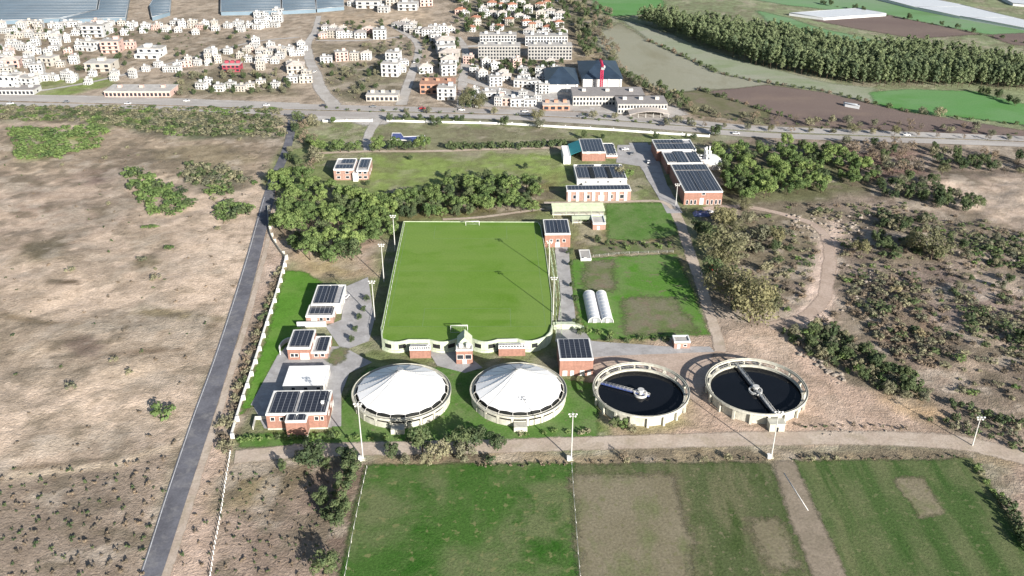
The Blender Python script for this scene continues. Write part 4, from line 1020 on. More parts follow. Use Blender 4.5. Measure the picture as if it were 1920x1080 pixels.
def goal(label, px, py, flip):
    a = Q(px, py); r = empty('football_goal', (a[0], a[1], ZP), YAW + (math.pi if flip else 0), label, 'goal', 'goals on the football pitch')
    mb = MB(); mb.tube((-3.66, 0, 0), (-3.66, 0, 2.44), .14); mb.tube((3.66, 0, 0), (3.66, 0, 2.44), .14); mb.tube((-3.8, 0, 2.44), (3.8, 0, 2.44), .15); mb.build('goal_frame', M['white'], r)
    mb = MB()
    for sx in (-3.66, 3.66): mb.tube((sx, 0, 2.44), (sx, -1.0, 2.3), .05); mb.tube((sx, -1.0, 2.3), (sx, -2.0, 0.05), .05); mb.tube((sx, 0, .06), (sx, -2.0, .06), .05)
    mb.tube((-3.66, -2, .06), (3.66, -2, .06), .05); mb.tube((-3.66, -1, 2.3), (3.66, -1, 2.3), .05)
    for i in range(9):
        x = -3.66 + 7.32 * i / 8; mb.tube((x, -1, 2.3), (x, -2, .06), .02, n=4)
    mb.build('net_support', M['metal'], r)
goal('white goal at the near end of the football pitch, before the entrance pavilion', 861, 619, False)
goal('white goal at the far end of the football pitch, before the trees', 886, 423, True)
# brick blocks built against the front wall, and the entrance pavilion
def front_block(label, xl, xr, yb, yt):
    wk = works('brick_annex', label, 'building', xl, xr, yb, yt, yt - 9, par=.25, deck='flatroof')
    x0, x1, y0, y1 = wk.ext
    mb = MB(); n = 9
    for i in range(n + 1): mb.box(x0 + (x1 - x0 - .25) * i / n, x0 + (x1 - x0 - .25) * i / n + .25, y0 - .05, y0 + .2, wk.h, wk.h + 1.1)
    mb.box(x0, x1, y0 - .08, y0 + .25, wk.h + 1.1, wk.h + 1.3); mb.build('balustrade', M['white'], wk.root)
front_block('brick annex with a white balustrade against the pitch wall, left of the entrance pavilion', 768, 807, 672, 655)
front_block('brick annex with a white balustrade against the pitch wall, right of the entrance pavilion', 935, 985, 668, 652)
pv = works('entrance_pavilion', 'brick pavilion with two white-framed windows in the middle of the pitch front', 'building', 855, 886, 683, 656, 646, deck='flatroof', par=.3,
           front=[(.06, 2.6, 2.5, 2.0, 'window'), (.55, 2.6, 2.5, 2.0, 'window'), (.4, .02, 1.4, 2.2, 'door')])
x0, x1, y0, y1 = pv.ext
mb = MB(); cxm = (x0 + x1) / 2; v = [(cxm - 3.2, y1, pv.h), (cxm + 3.2, y1, pv.h), (cxm, y1, pv.h + 3.4)]
v += [(a, b + 7, c) for a, b, c in v]; mb.add(v, [(0, 2, 5, 3), (1, 4, 5, 2), (0, 1, 2)]); mb.build('gable_roof', M['concrete_green'], pv.root)
for dx in (-1.5, 1.5):
    mb = MB(); mb.cyl(cxm + dx, y1 - 2, pv.h, pv.h + 1.8, .9, n=12); mb.build('vent_drum', M['white'], pv.root)

# stair strip and pipe rails on the right flank of the pitch
def rail(name, label, px, z0, h, gap, mat, rails=2, rad=.09, cat='railing', zs=None):
    L = [(P(a, b, z0).x, P(a, b, z0).y) for a, b in px]; Lw = smooth_line(L, gap)
    p0 = Lw[0]; r = empty(name, (p0.x, p0.y, z0), 0, label, cat)
    for k in range(rails):
        mb = MB(); z = h * (k + 1) / rails
        for i in range(len(Lw) - 1): a, b = Lw[i] - p0, Lw[i + 1] - p0; mb.tube((a.x, a.y, z), (b.x, b.y, z), rad, n=5)
        mb.build('rail', M[mat], r)
    mb = MB(); mb.cyl(0, 0, 0, h, rad, n=5); me = mb.mesh('post', M[mat])
    for p in Lw[:100]:
        o = bpy.data.objects.new('post', me); COL.objects.link(o); o.parent = r; o.location = (p.x - p0.x, p.y - p0.y, 0)
    return r
rail('pipe_railing', 'pale green pipe railing along the right side of the pitch', [(1042, 632), (1042, 560), (1034, 500), (1028, 465)], 0, 4.2, 6, 'greenmetal', 3, .12)
rail('pipe_railing', 'outer pale railing beside the paved works road right of the pitch', [(1053, 632), (1049, 560), (1042, 500), (1036, 470)], 0, 2.4, 5, 'greenmetal', 2, .09)
rail('touchline_railing', 'thin pale railing along the left edge of the football pitch', [(717.5, 625), (738, 522), (759, 420)], ZP + .75, 1.2, 5, 'metal', 2, .06)
mb = MB(); a = P(1037, 618); mb.box(0, 9, 0, 2.4, 0, 2.6)
for i in range(5): mb.box(9.01 + i, 10.0 + i, 0, 2.4, 0, 2.4 - i * .5)
o = mb.build('stair', M['concrete_green'], None, (a.x, a.y, 0), YAW); tag(o, 'pale concrete steps at the near right corner of the pitch', 'stairs')

# ------------------------------------------------------------------ floodlights
def floodlight(label, bx, by, ty, zb=0.0, lean=0, scale_lamp=1.0, base=True, group='floodlight masts'):
    p = P(bx, by, zb)
    y = (ty - 540.0) / F; H = HC - p.y * (ST + y * CT) / (CT - y * ST) - zb
    r = empty('floodlight_mast', (p.x, p.y, zb), 0, label, 'floodlight', group)
    mb = MB(); mb.cyl(0, 0, 0, H, .27, .15, 8); mb.build('pole', M['metal'], r)
    if base:
        mb = MB(); mb.box(-1.5, -.4, -.9, .4, 0, 1.5); mb.box(-1.6, -.3, -1.0, .5, 1.5, 1.62); mb.build('switch_cabinet', M['white'], r)
        mb = MB(); mb.box(-.7, .7, -.7, .7, 0, .5); mb.build('foundation', M['concrete'], r)
    mb = MB(); mb.box(-1.4, 1.4, -.08, .08, H - .08, H + .08); mb.box(-1.0, 1.0, -.08, .08, H - .98, H - .82); mb.box(-.08, .08, -1.2, 1.2, H - .2, H)
    hd = mb.build('lamp_frame', M['metal'], r)
    for (x, z) in ((-1.3, 0), (0, 0), (1.3, 0), (-.9, -.9), (.9, -.9)):
        q = MB(); q.box(x - .24, x + .24, -.4, -.08, H + z - .22, H + z + .28); q.build('lamp', M['white'], hd)
    return r
floodlight('tall floodlight mast in front of the left white tent, by the bushy fence line', 681, 862, 757)
floodlight('tall floodlight mast at the corner of the green grass field, between tent and open tank', 1071, 862, 776)
floodlight('tall floodlight mast by the plot path in front of the rightmost tank', 1446, 858, 772)
floodlight('tall pole standing alone on the rough ground at far right by the track', 1823, 836, 782, base=False)
floodlight('pale mast at the far left corner of the pitch, among the pines', 741, 470, 404, base=False)
floodlight('pale mast on the left of the pitch, middle one of three', 720, 528, 458, base=False)
floodlight('pale mast beside the parking yard, nearest of three left of the pitch', 703, 600, 527, base=False)
floodlight('pale mast on the right edge of the pitch, farther of two', 1029, 530, 452, base=False)
floodlight('pale mast on the right edge of the pitch, nearer of two', 1037, 603, 520, base=False)
floodlight('thin mast at the corner of the big process hall', 1267, 384, 345, base=False)

# ------------------------------------------------------------------ walls and fences
def buttress_wall(name, label, px, h, th, gap, mat='white', cat='wall', butt=True):
    L = smooth_line([(P(a, b).x, P(a, b).y) for a, b in px], gap); p0 = L[0]
    r = empty(name, (p0.x, p0.y, 0), 0, label, cat)
    mb = MB(); ribbon_wall(mb, [tuple(p - p0) for p in L], th, 0, h); mb.build('wall_panel', M[mat], r)
    if butt:
        for i, p in enumerate(L[:100]):
            d = (L[min(len(L) - 1, i + 1)] - L[max(0, i - 1)]).normalized(); q = p - p0
            b = MB(); b.obox((q.x - d.y * .5, q.y + d.x * .5), (d.x, d.y), .3, .7, 0, h + .35); b.build('buttress', M[mat], r)
    return r
buttress_wall('boundary_wall', 'white buttressed boundary wall running along the lane beside the lawn', [(536, 487), (533, 500), (520, 548), (500, 610), (478, 682), (455, 750), (434, 822)], 1.8, .3, 8.5)
buttress_wall('boundary_wall', 'grey curved boundary wall between the pines and the lane', [(503, 392), (505, 430), (514, 455), (530, 478), (536, 485)], 1.8, .3, 9, 'concrete')
buttress_wall('roadside_wall', 'short white wall along the main road left of the works entrance', [(606, 229), (650, 228), (698, 228)], 1.5, .3, 14)
buttress_wall('roadside_wall', 'long thin white wall along the main road behind the back lawn', [(726, 228), (800, 230), (900, 232), (960, 234), (1060, 240), (1150, 245), (1220, 250), (1330, 257)], 1.5, .3, 14)
mb = MB(); L = [P(472, 786), P(480, 760)]
def wire_fence(label, px, h, gap, mat='white', name='wire_fence', rad=.09):
    L = smooth_line([(P(a, b).x, P(a, b).y) for a, b in px], gap); p0 = L[0]
    r = empty(name, (p0.x, p0.y, 0), 0, label, 'fence')
    mb = MB()
    for z in (.5, .9, h - .1):
        for i in range(len(L) - 1): a, b = L[i] - p0, L[i + 1] - p0; mb.tube((a.x, a.y, z), (b.x, b.y, z), .025, n=4)
    mb.build('wire', M['metal'], r)
    q = MB(); q.cyl(0, 0, 0, h, rad, n=5); me = q.mesh('post', M[mat])
    for p in L[:100]:
        o = bpy.data.objects.new('post', me); COL.objects.link(o); o.parent = r; o.location = (p.x - p0.x, p.y - p0.y, 0)
        o.rotation_euler = (R.uniform(-.1, .1), R.uniform(-.1, .1), 0)
wire_fence('leaning white-post wire fence between the lane verge and the waste plot', [(432, 850), (424, 900), (414, 965), (404, 1020), (394, 1085)], 1.5, 2.0, rad=.16)
wire_fence('thin wire fence between the green grass field and the bare plot', [(1072, 872), (1078, 960), (1088, 1085)], 1.3, 5)
wire_fence('thin wire fence on the left edge of the green grass field', [(688, 878), (668, 970), (646, 1085)], 1.2, 5)
wire_fence('fence along the far side of the vegetable garden', [(1112, 482), (1180, 476), (1262, 474)], 1.4, 4, 'metal')
o = MB(); a = P(1470, 888); b = P(1515, 958); o.tube((0, 0, .16), (b.x - a.x, b.y - a.y, .16), .14, n=8); o = o.build('irrigation_pipe', M['white'], None, (a.x, a.y, .04)); tag(o, 'white irrigation pipe lying on the plot path', 'pipe')
# low enclosure left of the big hall
mb = MB(); a = P(474, 806); ribbon_wall(mb, [(0, 0), (-.5, 6.5), (5, 6.6)], .3, 0, 1.6); o = mb.build('yard_wall', M['whitedim'], None, (a.x, a.y, 0), YAW); tag(o, 'low pale yard wall left of the big brick hall', 'wall')
# curved white wall left of the brick building with the planted bed
mb = MB(); a = P(527, 655); ribbon_wall(mb, [(3.5 * math.cos(t), 6.5 * math.sin(t)) for t in [math.pi * (1.25 - .8 * i / 10) for i in range(11)]], .35, 0, 2.2); o = mb.build('curved_wall', M['white'], None, (a.x + 3, a.y, 0), YAW); tag(o, 'curved white screen wall left of the brick building with two solar roofs', 'wall')
# pool on the back lawn
pr = empty('ornamental_pool', (P(765, 262).x, P(765, 262).y, 0), 0, 'blue angular ornamental pool with white edging on the back lawn', 'pool')
pp = [(733, 262), (735, 250), (752, 250), (757, 257), (797, 255), (800, 267), (772, 268), (770, 264)]
c0 = P(765, 262); ppw = [(P(a, b).x - c0.x, P(a, b).y - c0.y) for a, b in pp]
mb = MB(); mb.v = [(x, y, .22) for x, y in ppw]; mb.f = [tuple(range(len(ppw)))]; mb.m = [0]; mb.s = [False]; mb.build('water', M['pool'], pr)
mb = MB(); ribbon_wall(mb, ppw, .5, 0, .45, True); mb.build('pool_edge', M['white'], pr)
# ------------------------------------------------------------------ plants
def rsph(r):
    while True:
        v = Vector((r.uniform(-1, 1), r.uniform(-1, 1), r.uniform(-1, 1)))
        if .05 < v.length < 1: return v.normalized()
def crown(name, seed, mat, h0, h1, rad, n, leaf, lumps=8, squash=1.0, cone=0.0, up=.35, hollow=.45):
    """foliage from leaf-sized faces carried on several uneven boughs"""
    r = random.Random(seed); mb = MB(); L = []
    hc, hh = (h0 + h1) / 2, (h1 - h0) / 2
    for i in range(lumps):
        t = (i + .5) / lumps; z = -0.8 + 1.6 * t; a = i * 2.4 + r.uniform(-.5, .5)
        prof = math.sqrt(max(.05, 1 - z * z)) * (1 - cone * (z + 1) / 2)
        q = r.uniform(.3, .95) * prof
        L.append((Vector((q * rad * math.cos(a), q * rad * math.sin(a), hc + z * hh * .82)), r.uniform(.28, .55) * rad * (1 - cone * .45 * (z + 1) / 2)))
    wts = [l[1] ** 2 for l in L]
    for k in range(n):
        c, lr = r.choices(L, wts)[0]
        d = rsph(r)
        if d.z < -.35 and r.random() < .7: d.z = -d.z
        p = c + Vector((d.x, d.y, d.z * squash)) * lr * (hollow + (1 - hollow) * r.random() ** .5) * r.uniform(.85, 1.12)
        if p.z < h0 * .8: p.z = h0 * .8 + r.random() * .3
        nrm = (d + rsph(r) * .75 + Vector((0, 0, up))).normalized()
        a = nrm.cross(rsph(r)).normalized(); b = nrm.cross(a); s = leaf * r.uniform(.6, 1.35)
        mb.add([p - a * s, p - b * s * .6, p + a * s, p + b * s * .6], [(0, 1, 2, 3)])
    return mb.mesh(name, mat)
def trunk_mesh(seed, h, r0):
    r = random.Random(seed); mb = MB(); p = Vector((0, 0, 0)); q = Vector((r.uniform(-.3, .3), r.uniform(-.3, .3), h))
    mb.tube(p, q, r0, r0 * .6, 7)
    for i in range(4):
        a = r.uniform(0, 6.28); e = q * r.uniform(.75, 1) ; mb.tube(e, e + Vector((math.cos(a) * h * .35, math.sin(a) * h * .35, h * .4)), r0 * .4, r0 * .12, 5)
    return mb.mesh('trunk', M['bark'])
KINDS = {}
def kind(key, nvar, mat, h0, h1, rad, n, leaf, th=None, **kw):
    KINDS[key] = ([crown('crown', 100 * len(KINDS) + i, M[mat], h0, h1, rad * (1 + .1 * (i % 3 - 1)), n, leaf, **kw) for i in range(nvar)],
                  [trunk_mesh(i + 7 * len(KINDS), th, rad * .055) for i in range(2)] if th else None)
kind('pine', 5, 'leaf_pine', 2.5, 9.5, 4.6, 1250, .42, 4.5, lumps=10, squash=.8)
kind('dark', 4, 'leaf_dark', 1.2, 7.5, 3.9, 950, .40, 3.2, lumps=9)
kind('green', 4, 'leaf_green', 1.5, 7.5, 3.8, 950, .40, 3.2, lumps=9)
kind('olive', 4, 'leaf_olive', 1.5, 9.5, 5.2, 1500, .38, 3.5, lumps=12)
kind('grey', 4, 'leaf_grey', 1.0, 6.0, 3.6, 800, .37, 2.5, lumps=9)
kind('wood', 6, 'leaf_wood', 2.0, 22.0, 3.7, 800, .55, 8.0, lumps=13, cone=.5)
kind('bare', 3, 'leaf_brown', 1.5, 7.0, 3.2, 260, .38, 3.0, lumps=8, hollow=.2)
kind('shrub', 6, 'leaf_grey', .05, 1.9, 1.7, 130, .34, lumps=6)
kind('shrub_dark', 5, 'leaf_dark', .05, 2.3, 1.8, 140, .36, lumps=6)
kind('shrub_green', 5, 'leaf_green', .05, 1.9, 1.8, 130, .36, lumps=6)
kind('shrub_brown', 5, 'leaf_brown', .05, 1.8, 1.7, 120, .34, lumps=6)
kind('reed', 4, 'leaf_yellow', .1, 3.6, 2.6, 240, .42, lumps=7, up=.1)
kind('tuft', 5, 'leaf_dark', .02, .9, .75, 40, .26, lumps=3)
kind('tuft_brown', 4, 'leaf_brown', .02, .8, .8, 40, .26, lumps=3)
kind('cypress', 2, 'leaf_dark', .3, 10.5, 1.3, 320, .5, lumps=12, cone=.5)
kind('hedge', 3, 'leaf_dark', .1, 4.6, 3.0, 360, .5, 1.5, lumps=8, squash=.8)
NM = {'pine': ('pine_tree', 'tree'), 'dark': ('broadleaf_tree', 'tree'), 'green': ('broadleaf_tree', 'tree'), 'olive': ('olive_tree', 'tree'), 'grey': ('olive_tree', 'tree'),
      'wood': ('plantation_tree', 'tree'), 'bare': ('bare_tree', 'tree'), 'shrub': ('shrub', 'shrub'), 'shrub_dark': ('shrub', 'shrub'), 'shrub_green': ('shrub', 'shrub'),
      'shrub_brown': ('dry_shrub', 'shrub'), 'reed': ('reed_clump', 'reeds'), 'tuft': ('tussock', 'tussock'), 'tuft_brown': ('tussock', 'tussock'), 'cypress': ('cypress_tree', 'tree'), 'hedge': ('hedge_bush', 'bush')}
def plant(k, p, sc, label, group=None, flat=1.0, stretch=1.0):
    cr, tr = KINDS[k]; nm, cat = NM[k]; rz = R.uniform(0, 6.28)
    s = (sc * stretch, sc * R.uniform(.88, 1.12), sc * flat * R.uniform(.9, 1.1))
    if tr:
        r = empty(nm, p, rz, label, cat, group); r.scale = s
        o = bpy.data.objects.new('crown', R.choice(cr)); COL.objects.link(o); o.parent = r
        o = bpy.data.objects.new('trunk', R.choice(tr)); COL.objects.link(o); o.parent = r
    else:
        r = bpy.data.objects.new(nm, R.choice(cr)); COL.objects.link(r); r.location = p; r.rotation_euler.z = rz if stretch == 1 else R.uniform(-.3, .3); r.scale = s
        tag(r, label, cat, group)
    return r
SMALL = []
_plant = plant
def plant(k, p, sc, label, group=None, flat=1.0, stretch=1.0):
    if NM[k][0] in ('shrub', 'tussock', 'dry_shrub', 'broadleaf_tree') and group: SMALL.append((k, Vector(p), sc, label, group, flat)); return None
    return _plant(k, p, sc, label, group, flat, stretch)
def flush_small():
    """the bushes and tussocks that show largest stand alone, the rest grow as ground cover"""
    for nm in ('shrub', 'dry_shrub', 'tussock', 'broadleaf_tree'):
        L = [q for q in SMALL if NM[q[0]][0] == nm]
        cap = {'shrub': 265, 'broadleaf_tree': 225}.get(nm, 285)
        L.sort(key=lambda q: -q[2] / (q[1].y * CT + HC * ST) if abs(q[1].x) < .56 * (q[1].y * CT + HC * ST) else 0)
        for q in L[:cap]: _plant(*q)
        if not L[cap:]: continue
        mb = MB(); mats = sorted({q[0] for q in L[cap:]}); ms = [KINDS[k][0][0].materials[0] for k in mats]
        for k, p, sc, lb, gr, flat in L[cap:]:
            me = R.choice(KINDS[k][0]); a = R.uniform(0, 6.28); c_, s_ = math.cos(a) * sc, math.sin(a) * sc; o_ = len(mb.v)
            for v in me.vertices: x, y, z = v.co; mb.v.append((p.x + x * c_ - y * s_, p.y + x * s_ + y * c_, p.z + z * sc * flat))
            for f in me.polygons: mb.f.append(tuple(i + o_ for i in f.vertices)); mb.m.append(mats.index(k)); mb.s.append(False)
        o = mb.build({'shrub': 'scrub_cover', 'dry_shrub': 'dry_scrub_cover', 'tussock': 'tussock_cover', 'broadleaf_tree': 'distant_trees'}[nm], ms)
        tag(o, {'shrub': 'small distant bushes scattered over the dunes and rough land', 'dry_shrub': 'small distant dry bushes on the rough land', 'tussock': 'tiny tufts scattered over the sandy ground', 'broadleaf_tree': 'small far trees among the village houses'}[nm], 'trees' if nm == 'broadleaf_tree' else 'ground cover', None, 'stuff')
def scatter(px, n, gap, kinds, lo, hi, label, group, flat=1.0, avoid=True):
    """n plants inside an outline, no two closer than gap metres"""
    poly = pxpoly(px); mn, mx = poly.min(0), poly.max(0); got = []
    rs = np.random.RandomState(R.randrange(1 << 30)); xs = rs.uniform(mn[0], mx[0], n * 30); ys = rs.uniform(mn[1], mx[1], n * 30)
    ok = (sdist(xs, ys, poly) > 0) & (sdist(xs, ys, PATH) < 0); xs, ys = xs[ok], ys[ok]; zs = relief(xs, ys); cell = {}
    ks, ws = zip(*kinds.items())
    for x, y, z in zip(xs, ys, zs):
        if len(got) >= n: break
        i, j = int(x // gap), int(y // gap)
        if any((x - a) ** 2 + (y - b) ** 2 < gap * gap for u in (i - 1, i, i + 1) for v in (j - 1, j, j + 1) for a, b in cell.get((u, v), ())): continue
        cell.setdefault((i, j), []).append((x, y)); got.append((x, y)); k = R.choices(ks, ws)[0]
        plant(k, (x, y, z - .05), R.uniform(lo, hi), label[k] if isinstance(label, dict) else label, group, flat)
    return got
PATH = pxpoly([(1440,600),(1515,575),(1532,520),(1532,455),(1480,418),(1400,396),(1400,380),(1500,393),(1560,420),(1578,460),(1574,572),(1520,612),(1450,622)])
def row(px, gap, kinds, lo, hi, label, group, wob=.5, flat=1.0):
    L = smooth_line([(P(a, b).x, P(a, b).y) for a, b in px], gap)
    for p in L:
        ks, ws = zip(*kinds.items()); k = R.choices(ks, ws)[0]
        x, y = p.x + R.uniform(-wob, wob), p.y + R.uniform(-wob, wob)
        plant(k, (x, y, hz(x, y) - .05), R.uniform(lo, hi), label, group, flat)
def one(k, px, py, sc, label, group=None, flat=1.0, stretch=1.0):
    p = G(px, py); p.z -= .05; return plant(k, p, sc, label, group, flat, stretch)

# pine grove left of the pitch
scatter([(508,345),(540,335),(640,362),(730,400),(738,440),(690,462),(660,495),(600,498),(560,478),(530,450),(512,400)], 74, 6.2, {'pine': 5, 'dark': .8, 'green': 1}, .7, 1.4,
        'sunlit pine in the dense grove between the lane and the football pitch', 'pines of the grove left of the pitch')
scatter([(735,400),(745,385),(820,355),(900,340),(985,352),(1010,375),(1005,398),(930,402),(850,408),(770,412)], 62, 6.4, {'pine': 3, 'dark': 3, 'green': 1.5}, .8, 1.2,
        'tree in the mixed dark grove behind the far end of the football pitch', 'trees of the grove behind the pitch')
scatter([(690,462),(735,400),(750,380),(722,380),(660,380),(700,430)], 12, 6, {'pine': 3, 'green': 1}, .8, 1.1, 'pine at the corner where the two groves meet near the pitch', 'corner pines')
for i, (a, b, s, l) in enumerate([(840,338,.9,'lone dark tree on the back lawn north of the mixed grove'), (1010,345,.6,'small tree on the lawn left of the white filter building'), (985,318,.6,'small tree alone on the lawn near the hedge path'),
        (770,300,.5,'small dark bush on the back lawn just below the garden path'), (690,350,.55,'small tree in the shadow of the pale brick villa')]): one('dark', a, b, s, l)
# hedges of the back lawn
row([(592,285),(622,285),(668,284)], 4.2, {'dark': 1, 'pine': .4}, .8, 1.1, 'dark bushy tree in the hedge left of the works drive', 'hedge left of the drive', 1.0)
row([(700,284),(735,283),(800,280)], 4.2, {'dark': 1, 'pine': .4}, .8, 1.1, 'dark bushy tree in the hedge below the blue pool', 'hedge below the pool', 1.0)
row([(846,281),(920,279),(990,278),(1052,274)], 4.6, {'hedge': 1}, .95, 1.35, 'dark clipped bush in the hedge along the garden path', 'hedge along the garden path')
row([(735,228),(790,226),(870,227)], 7, {'dark': 1}, .5, .8, 'dark tree along the white roadside wall', 'trees along the roadside wall', 2)
scatter([(535,225),(600,225),(605,300),(575,330),(530,330),(545,270)], 22, 6, {'dark': 2, 'bare': 2, 'grey': 2}, .7, 1.2, 'scruffy tree beside the lane at its junction with the main road', 'trees at the lane junction')
for a, b, s, k, l in [(945,236,1.0,'dark','dark tree in front of the long white roadside wall'), (1012,240,1.25,'grey','tall grey tree at the long white roadside wall'), (820,238,.9,'dark','dark tree just inside the white wall near the pool'),
        (625,232,.8,'green','small green tree inside the short white wall'), (1095,262,.8,'dark','dark tree right behind the solar-roofed brick hall'), (1130,262,.6,'dark','smaller dark tree behind the brick hall with the awning'), (1230,262,.7,'dark','small tree behind the farthest process hall'), (1340,255,1.2,'dark','large dark tree at the main road bend by the wall end'), (1285,268,.8,'cypress','slim cypress behind the process halls'),
        (1160,330,1.0,'grey','round grey-green tree right of the white filter building'), (1178,335,.8,'green','green bush beside the grey-green tree by the yard'), (1300,262,.6,'dark','dark bush behind the round white tank')]: one(k, a, b, s, l)
for i, (a, b) in enumerate([(688,565), (681,585), (674,600), (666,622), (660,642)]): one('dark', a, b, .42, 'small dark tree in the row along the parking yard', 'small trees along the yard')
for a, b, s in [(1066,452,.5), (1068,478,.5), (1070,500,.45), (1072,540,.45), (1078,565,.5), (1082,610,.6), (1088,628,.5)]: one('dark', a, b, s, 'small dark tree along the works road right of the pitch', 'small trees along the works road')
row([(1140,640),(1170,639),(1200,638),(1250,640)], 5, {'shrub_green': 2, 'shrub_dark': 1}, .8, 1.3, 'green bush along the lower edge of the vegetable garden', 'bushes below the garden', 1)
row([(1105,622),(1125,625),(1145,630)], 3.5, {'shrub_green': 1}, .8, 1.2, 'green bush in front of the polytunnels', 'bushes before the polytunnels', 1)
scatter([(1130,455),(1262,452),(1262,468),(1130,470)], 14, 3.5, {'shrub_dark': 1, 'shrub_green': 1}, .7, 1.2, 'garden shrub between the lawn and the vegetable plot', 'shrubs between lawn and plot')
for a, b, s, l in [(1098,418,.55,'dark conifer left of the small pink brick kiosk'), (1120,455,.6,'dark bush before the small pink brick kiosk'), (1138,462,.5,'low dark bush right of the garden hut')]: one('dark', a, b, s, l)
# right of the halls: tall green belt, big trees by the garden road
scatter([(1338,290),(1370,278),(1410,300),(1440,335),(1435,372),(1390,380),(1362,355),(1345,325)], 26, 6.5, {'pine': 2, 'green': 3, 'dark': 1}, .9, 1.3, 'green tree in the belt right of the process halls', 'green belt by the halls')
scatter([(1420,275),(1520,280),(1610,300),(1650,335),(1600,352),(1520,366),(1440,372),(1445,335)], 58, 6.5, {'green': 3, 'pine': 2, 'dark': 1}, .8, 1.2, 'green tree in the wide thicket below the main road at right', 'thicket below the road at right')
scatter([(1560,268),(1710,275),(1730,330),(1640,340),(1600,300)], 36, 6, {'bare': 3, 'grey': 1, 'dark': .6}, .8, 1.2, 'leafless reddish-brown tree in the thicket by the main road', 'brown thicket')
scatter([(1640,345),(1740,345),(1840,395),(1800,402),(1700,380),(1640,370)], 34, 6, {'dark': 3, 'grey': 1}, .7, 1.1, 'dark tree in the diagonal strip crossing the rough land', 'diagonal dark strip')
scatter([(1740,282),(1830,290),(1920,300),(1960,330),(1850,330),(1760,318)], 26, 7, {'dark': 3, 'grey': 1, 'bare': 1}, .7, 1.1, 'dark tree bordering the main road at far right', 'dark trees at far right')
for k, a, b, s, l in [('olive',1405,605,2.0,'big olive-toned tree standing over the garden road, nearest the round tanks'), ('olive',1350,492,1.7,'big olive-toned tree beside the garden road, upper left of the largest one'),
        ('grey',1385,470,1.7,'grey-green tree behind the big olive-toned trees'), ('dark',1330,455,1.5,'dark tree beside the road below the process halls'), ('grey',1425,452,1.5,'grey tree at the edge of the rubble heaps'),
        ('olive',1372,565,1.8,'olive-toned tree left of the biggest one by the garden road'), ('dark',1335,528,1.5,'dark tree shading the garden road'), ('olive',1358,428,1.35,'olive-toned tree just below the big process hall'),
        ('grey',1402,420,1.4,'grey-green tree right below the green belt'), ('dark',1308,440,1.2,'dark tree overhanging the road bend by the lawn'),('olive',1440,590,1.3,'smaller olive-toned tree right of the biggest one')]: one(k, a, b, s, l)
scatter([(1320,400),(1420,385),(1500,400),(1470,440),(1440,560),(1380,590),(1345,520)], 15, 8, {'grey': 2, 'olive': 2, 'dark': .6}, .6, 1.1, 'grey-olive tree in the loose wood between garden road and rubble land', 'loose wood by the garden road')
scatter([(1640,400),(1760,420),(1800,480),(1700,500),(1640,470)], 20, 6, {'grey': 2, 'dark': 1.5}, .5, .9, 'small tree of the thicket around the pale yellow-green one', 'thicket small trees')
scatter([(1780,440),(1930,460),(1930,640),(1800,600)], 14, 9, {'grey': 2, 'dark': 1}, .45, .8, 'small tree scattered on the far right slope', 'far right slope trees')
for a, b, s, l in [(1745,488,1.5,'large pale yellow-green thicket tree amid the rubble land'), (1612,478,.9,'rounded pale yellow bush by the sandy bend'), (1455,460,.9,'yellowish tree beside the sandy path'), (1765,330,.8,'pale yellow tree at the edge of the dark strip'), (1715,475,1.0,'yellow-green tree left of the large pale one')]: one('olive', a, b, s, l)
for a, b, s, l in [(1660,470,.9,'dark tree left of the pale yellow-green thicket'), (1690,440,.8,'dark tree behind the pale yellow-green thicket'), (1655,430,.7,'small dark tree above the thicket'), (1640,455,.7,'dark bush beside the yellow bush'), (1520,655,.8,'dark bush on the bank right of the bridge tank'), (1555,668,.8,'dark bush farther along the bank'), (1700,735,1.0,'dark round bush above the ochre scar'), (1640,690,.9,'grey-dark bush in the bank thicket'), (1910,650,.9,'dark bush at the right edge above the gully')]: one('dark', a, b, s, l)
scatter([(1470,625),(1560,618),(1720,715),(1740,745),(1690,752),(1600,705),(1520,672)], 60, 3.0, {'shrub_dark': 2, 'shrub': 2, 'shrub_green': .6, 'shrub_brown': 1}, .9, 1.8, 'shrub in the tangled bank right of the bridge tank', 'bank thicket shrubs')
scatter([(1340,400),(1480,385),(1700,380),(1930,440),(1930,760),(1800,740),(1600,610),(1450,585),(1440,470)], 420, 3.2, {'shrub': 3, 'shrub_dark': 1.2, 'shrub_brown': 3, 'shrub_green': .5}, .55, 1.5, 'low scrub bush scattered over the rubble-strewn land at right', 'scrub of the rough land', .65)
scatter([(1560,520),(1700,520),(1780,640),(1700,690),(1600,600)], 30, 4.2, {'shrub_brown': 3, 'reed': .4, 'shrub': 1}, .8, 1.7, 'dry brown shrub in the reddish hollow at right', 'dry shrubs of the hollow', .65)
scatter([(1470,618),(1560,608),(1740,735),(1735,755),(1690,756),(1590,700),(1510,668)], 30, 5, {'dark': 2, 'grey': 2}, .45, .8, 'small tree in the tangled bank right of the bridge tank', 'bank thicket trees')
scatter([(1590,520),(1700,515),(1760,560),(1660,600),(1600,580)], 40, 3.2, {'shrub': 2, 'shrub_dark': 2, 'shrub_brown': 2}, 1.0, 2.0, 'scrub bush in the grey thicket below the pale yellow-green tree', 'grey thicket', .7)
scatter([(1610,595),(1700,580),(1800,640),(1770,695),(1680,690)], 42, 3.2, {'shrub_brown': 3, 'shrub': 1.5, 'shrub_dark': .6}, .9, 2.0, 'dry brown bush filling the reddish hollow', 'brown hollow bushes', .65)
scatter([(1640,388),(1760,415),(1745,485),(1655,490)], 30, 3.6, {'shrub_dark': 3, 'shrub': 1}, 1.2, 2.2, 'dark bush under the pale yellow-green thicket tree', 'dark thicket bushes', .7)
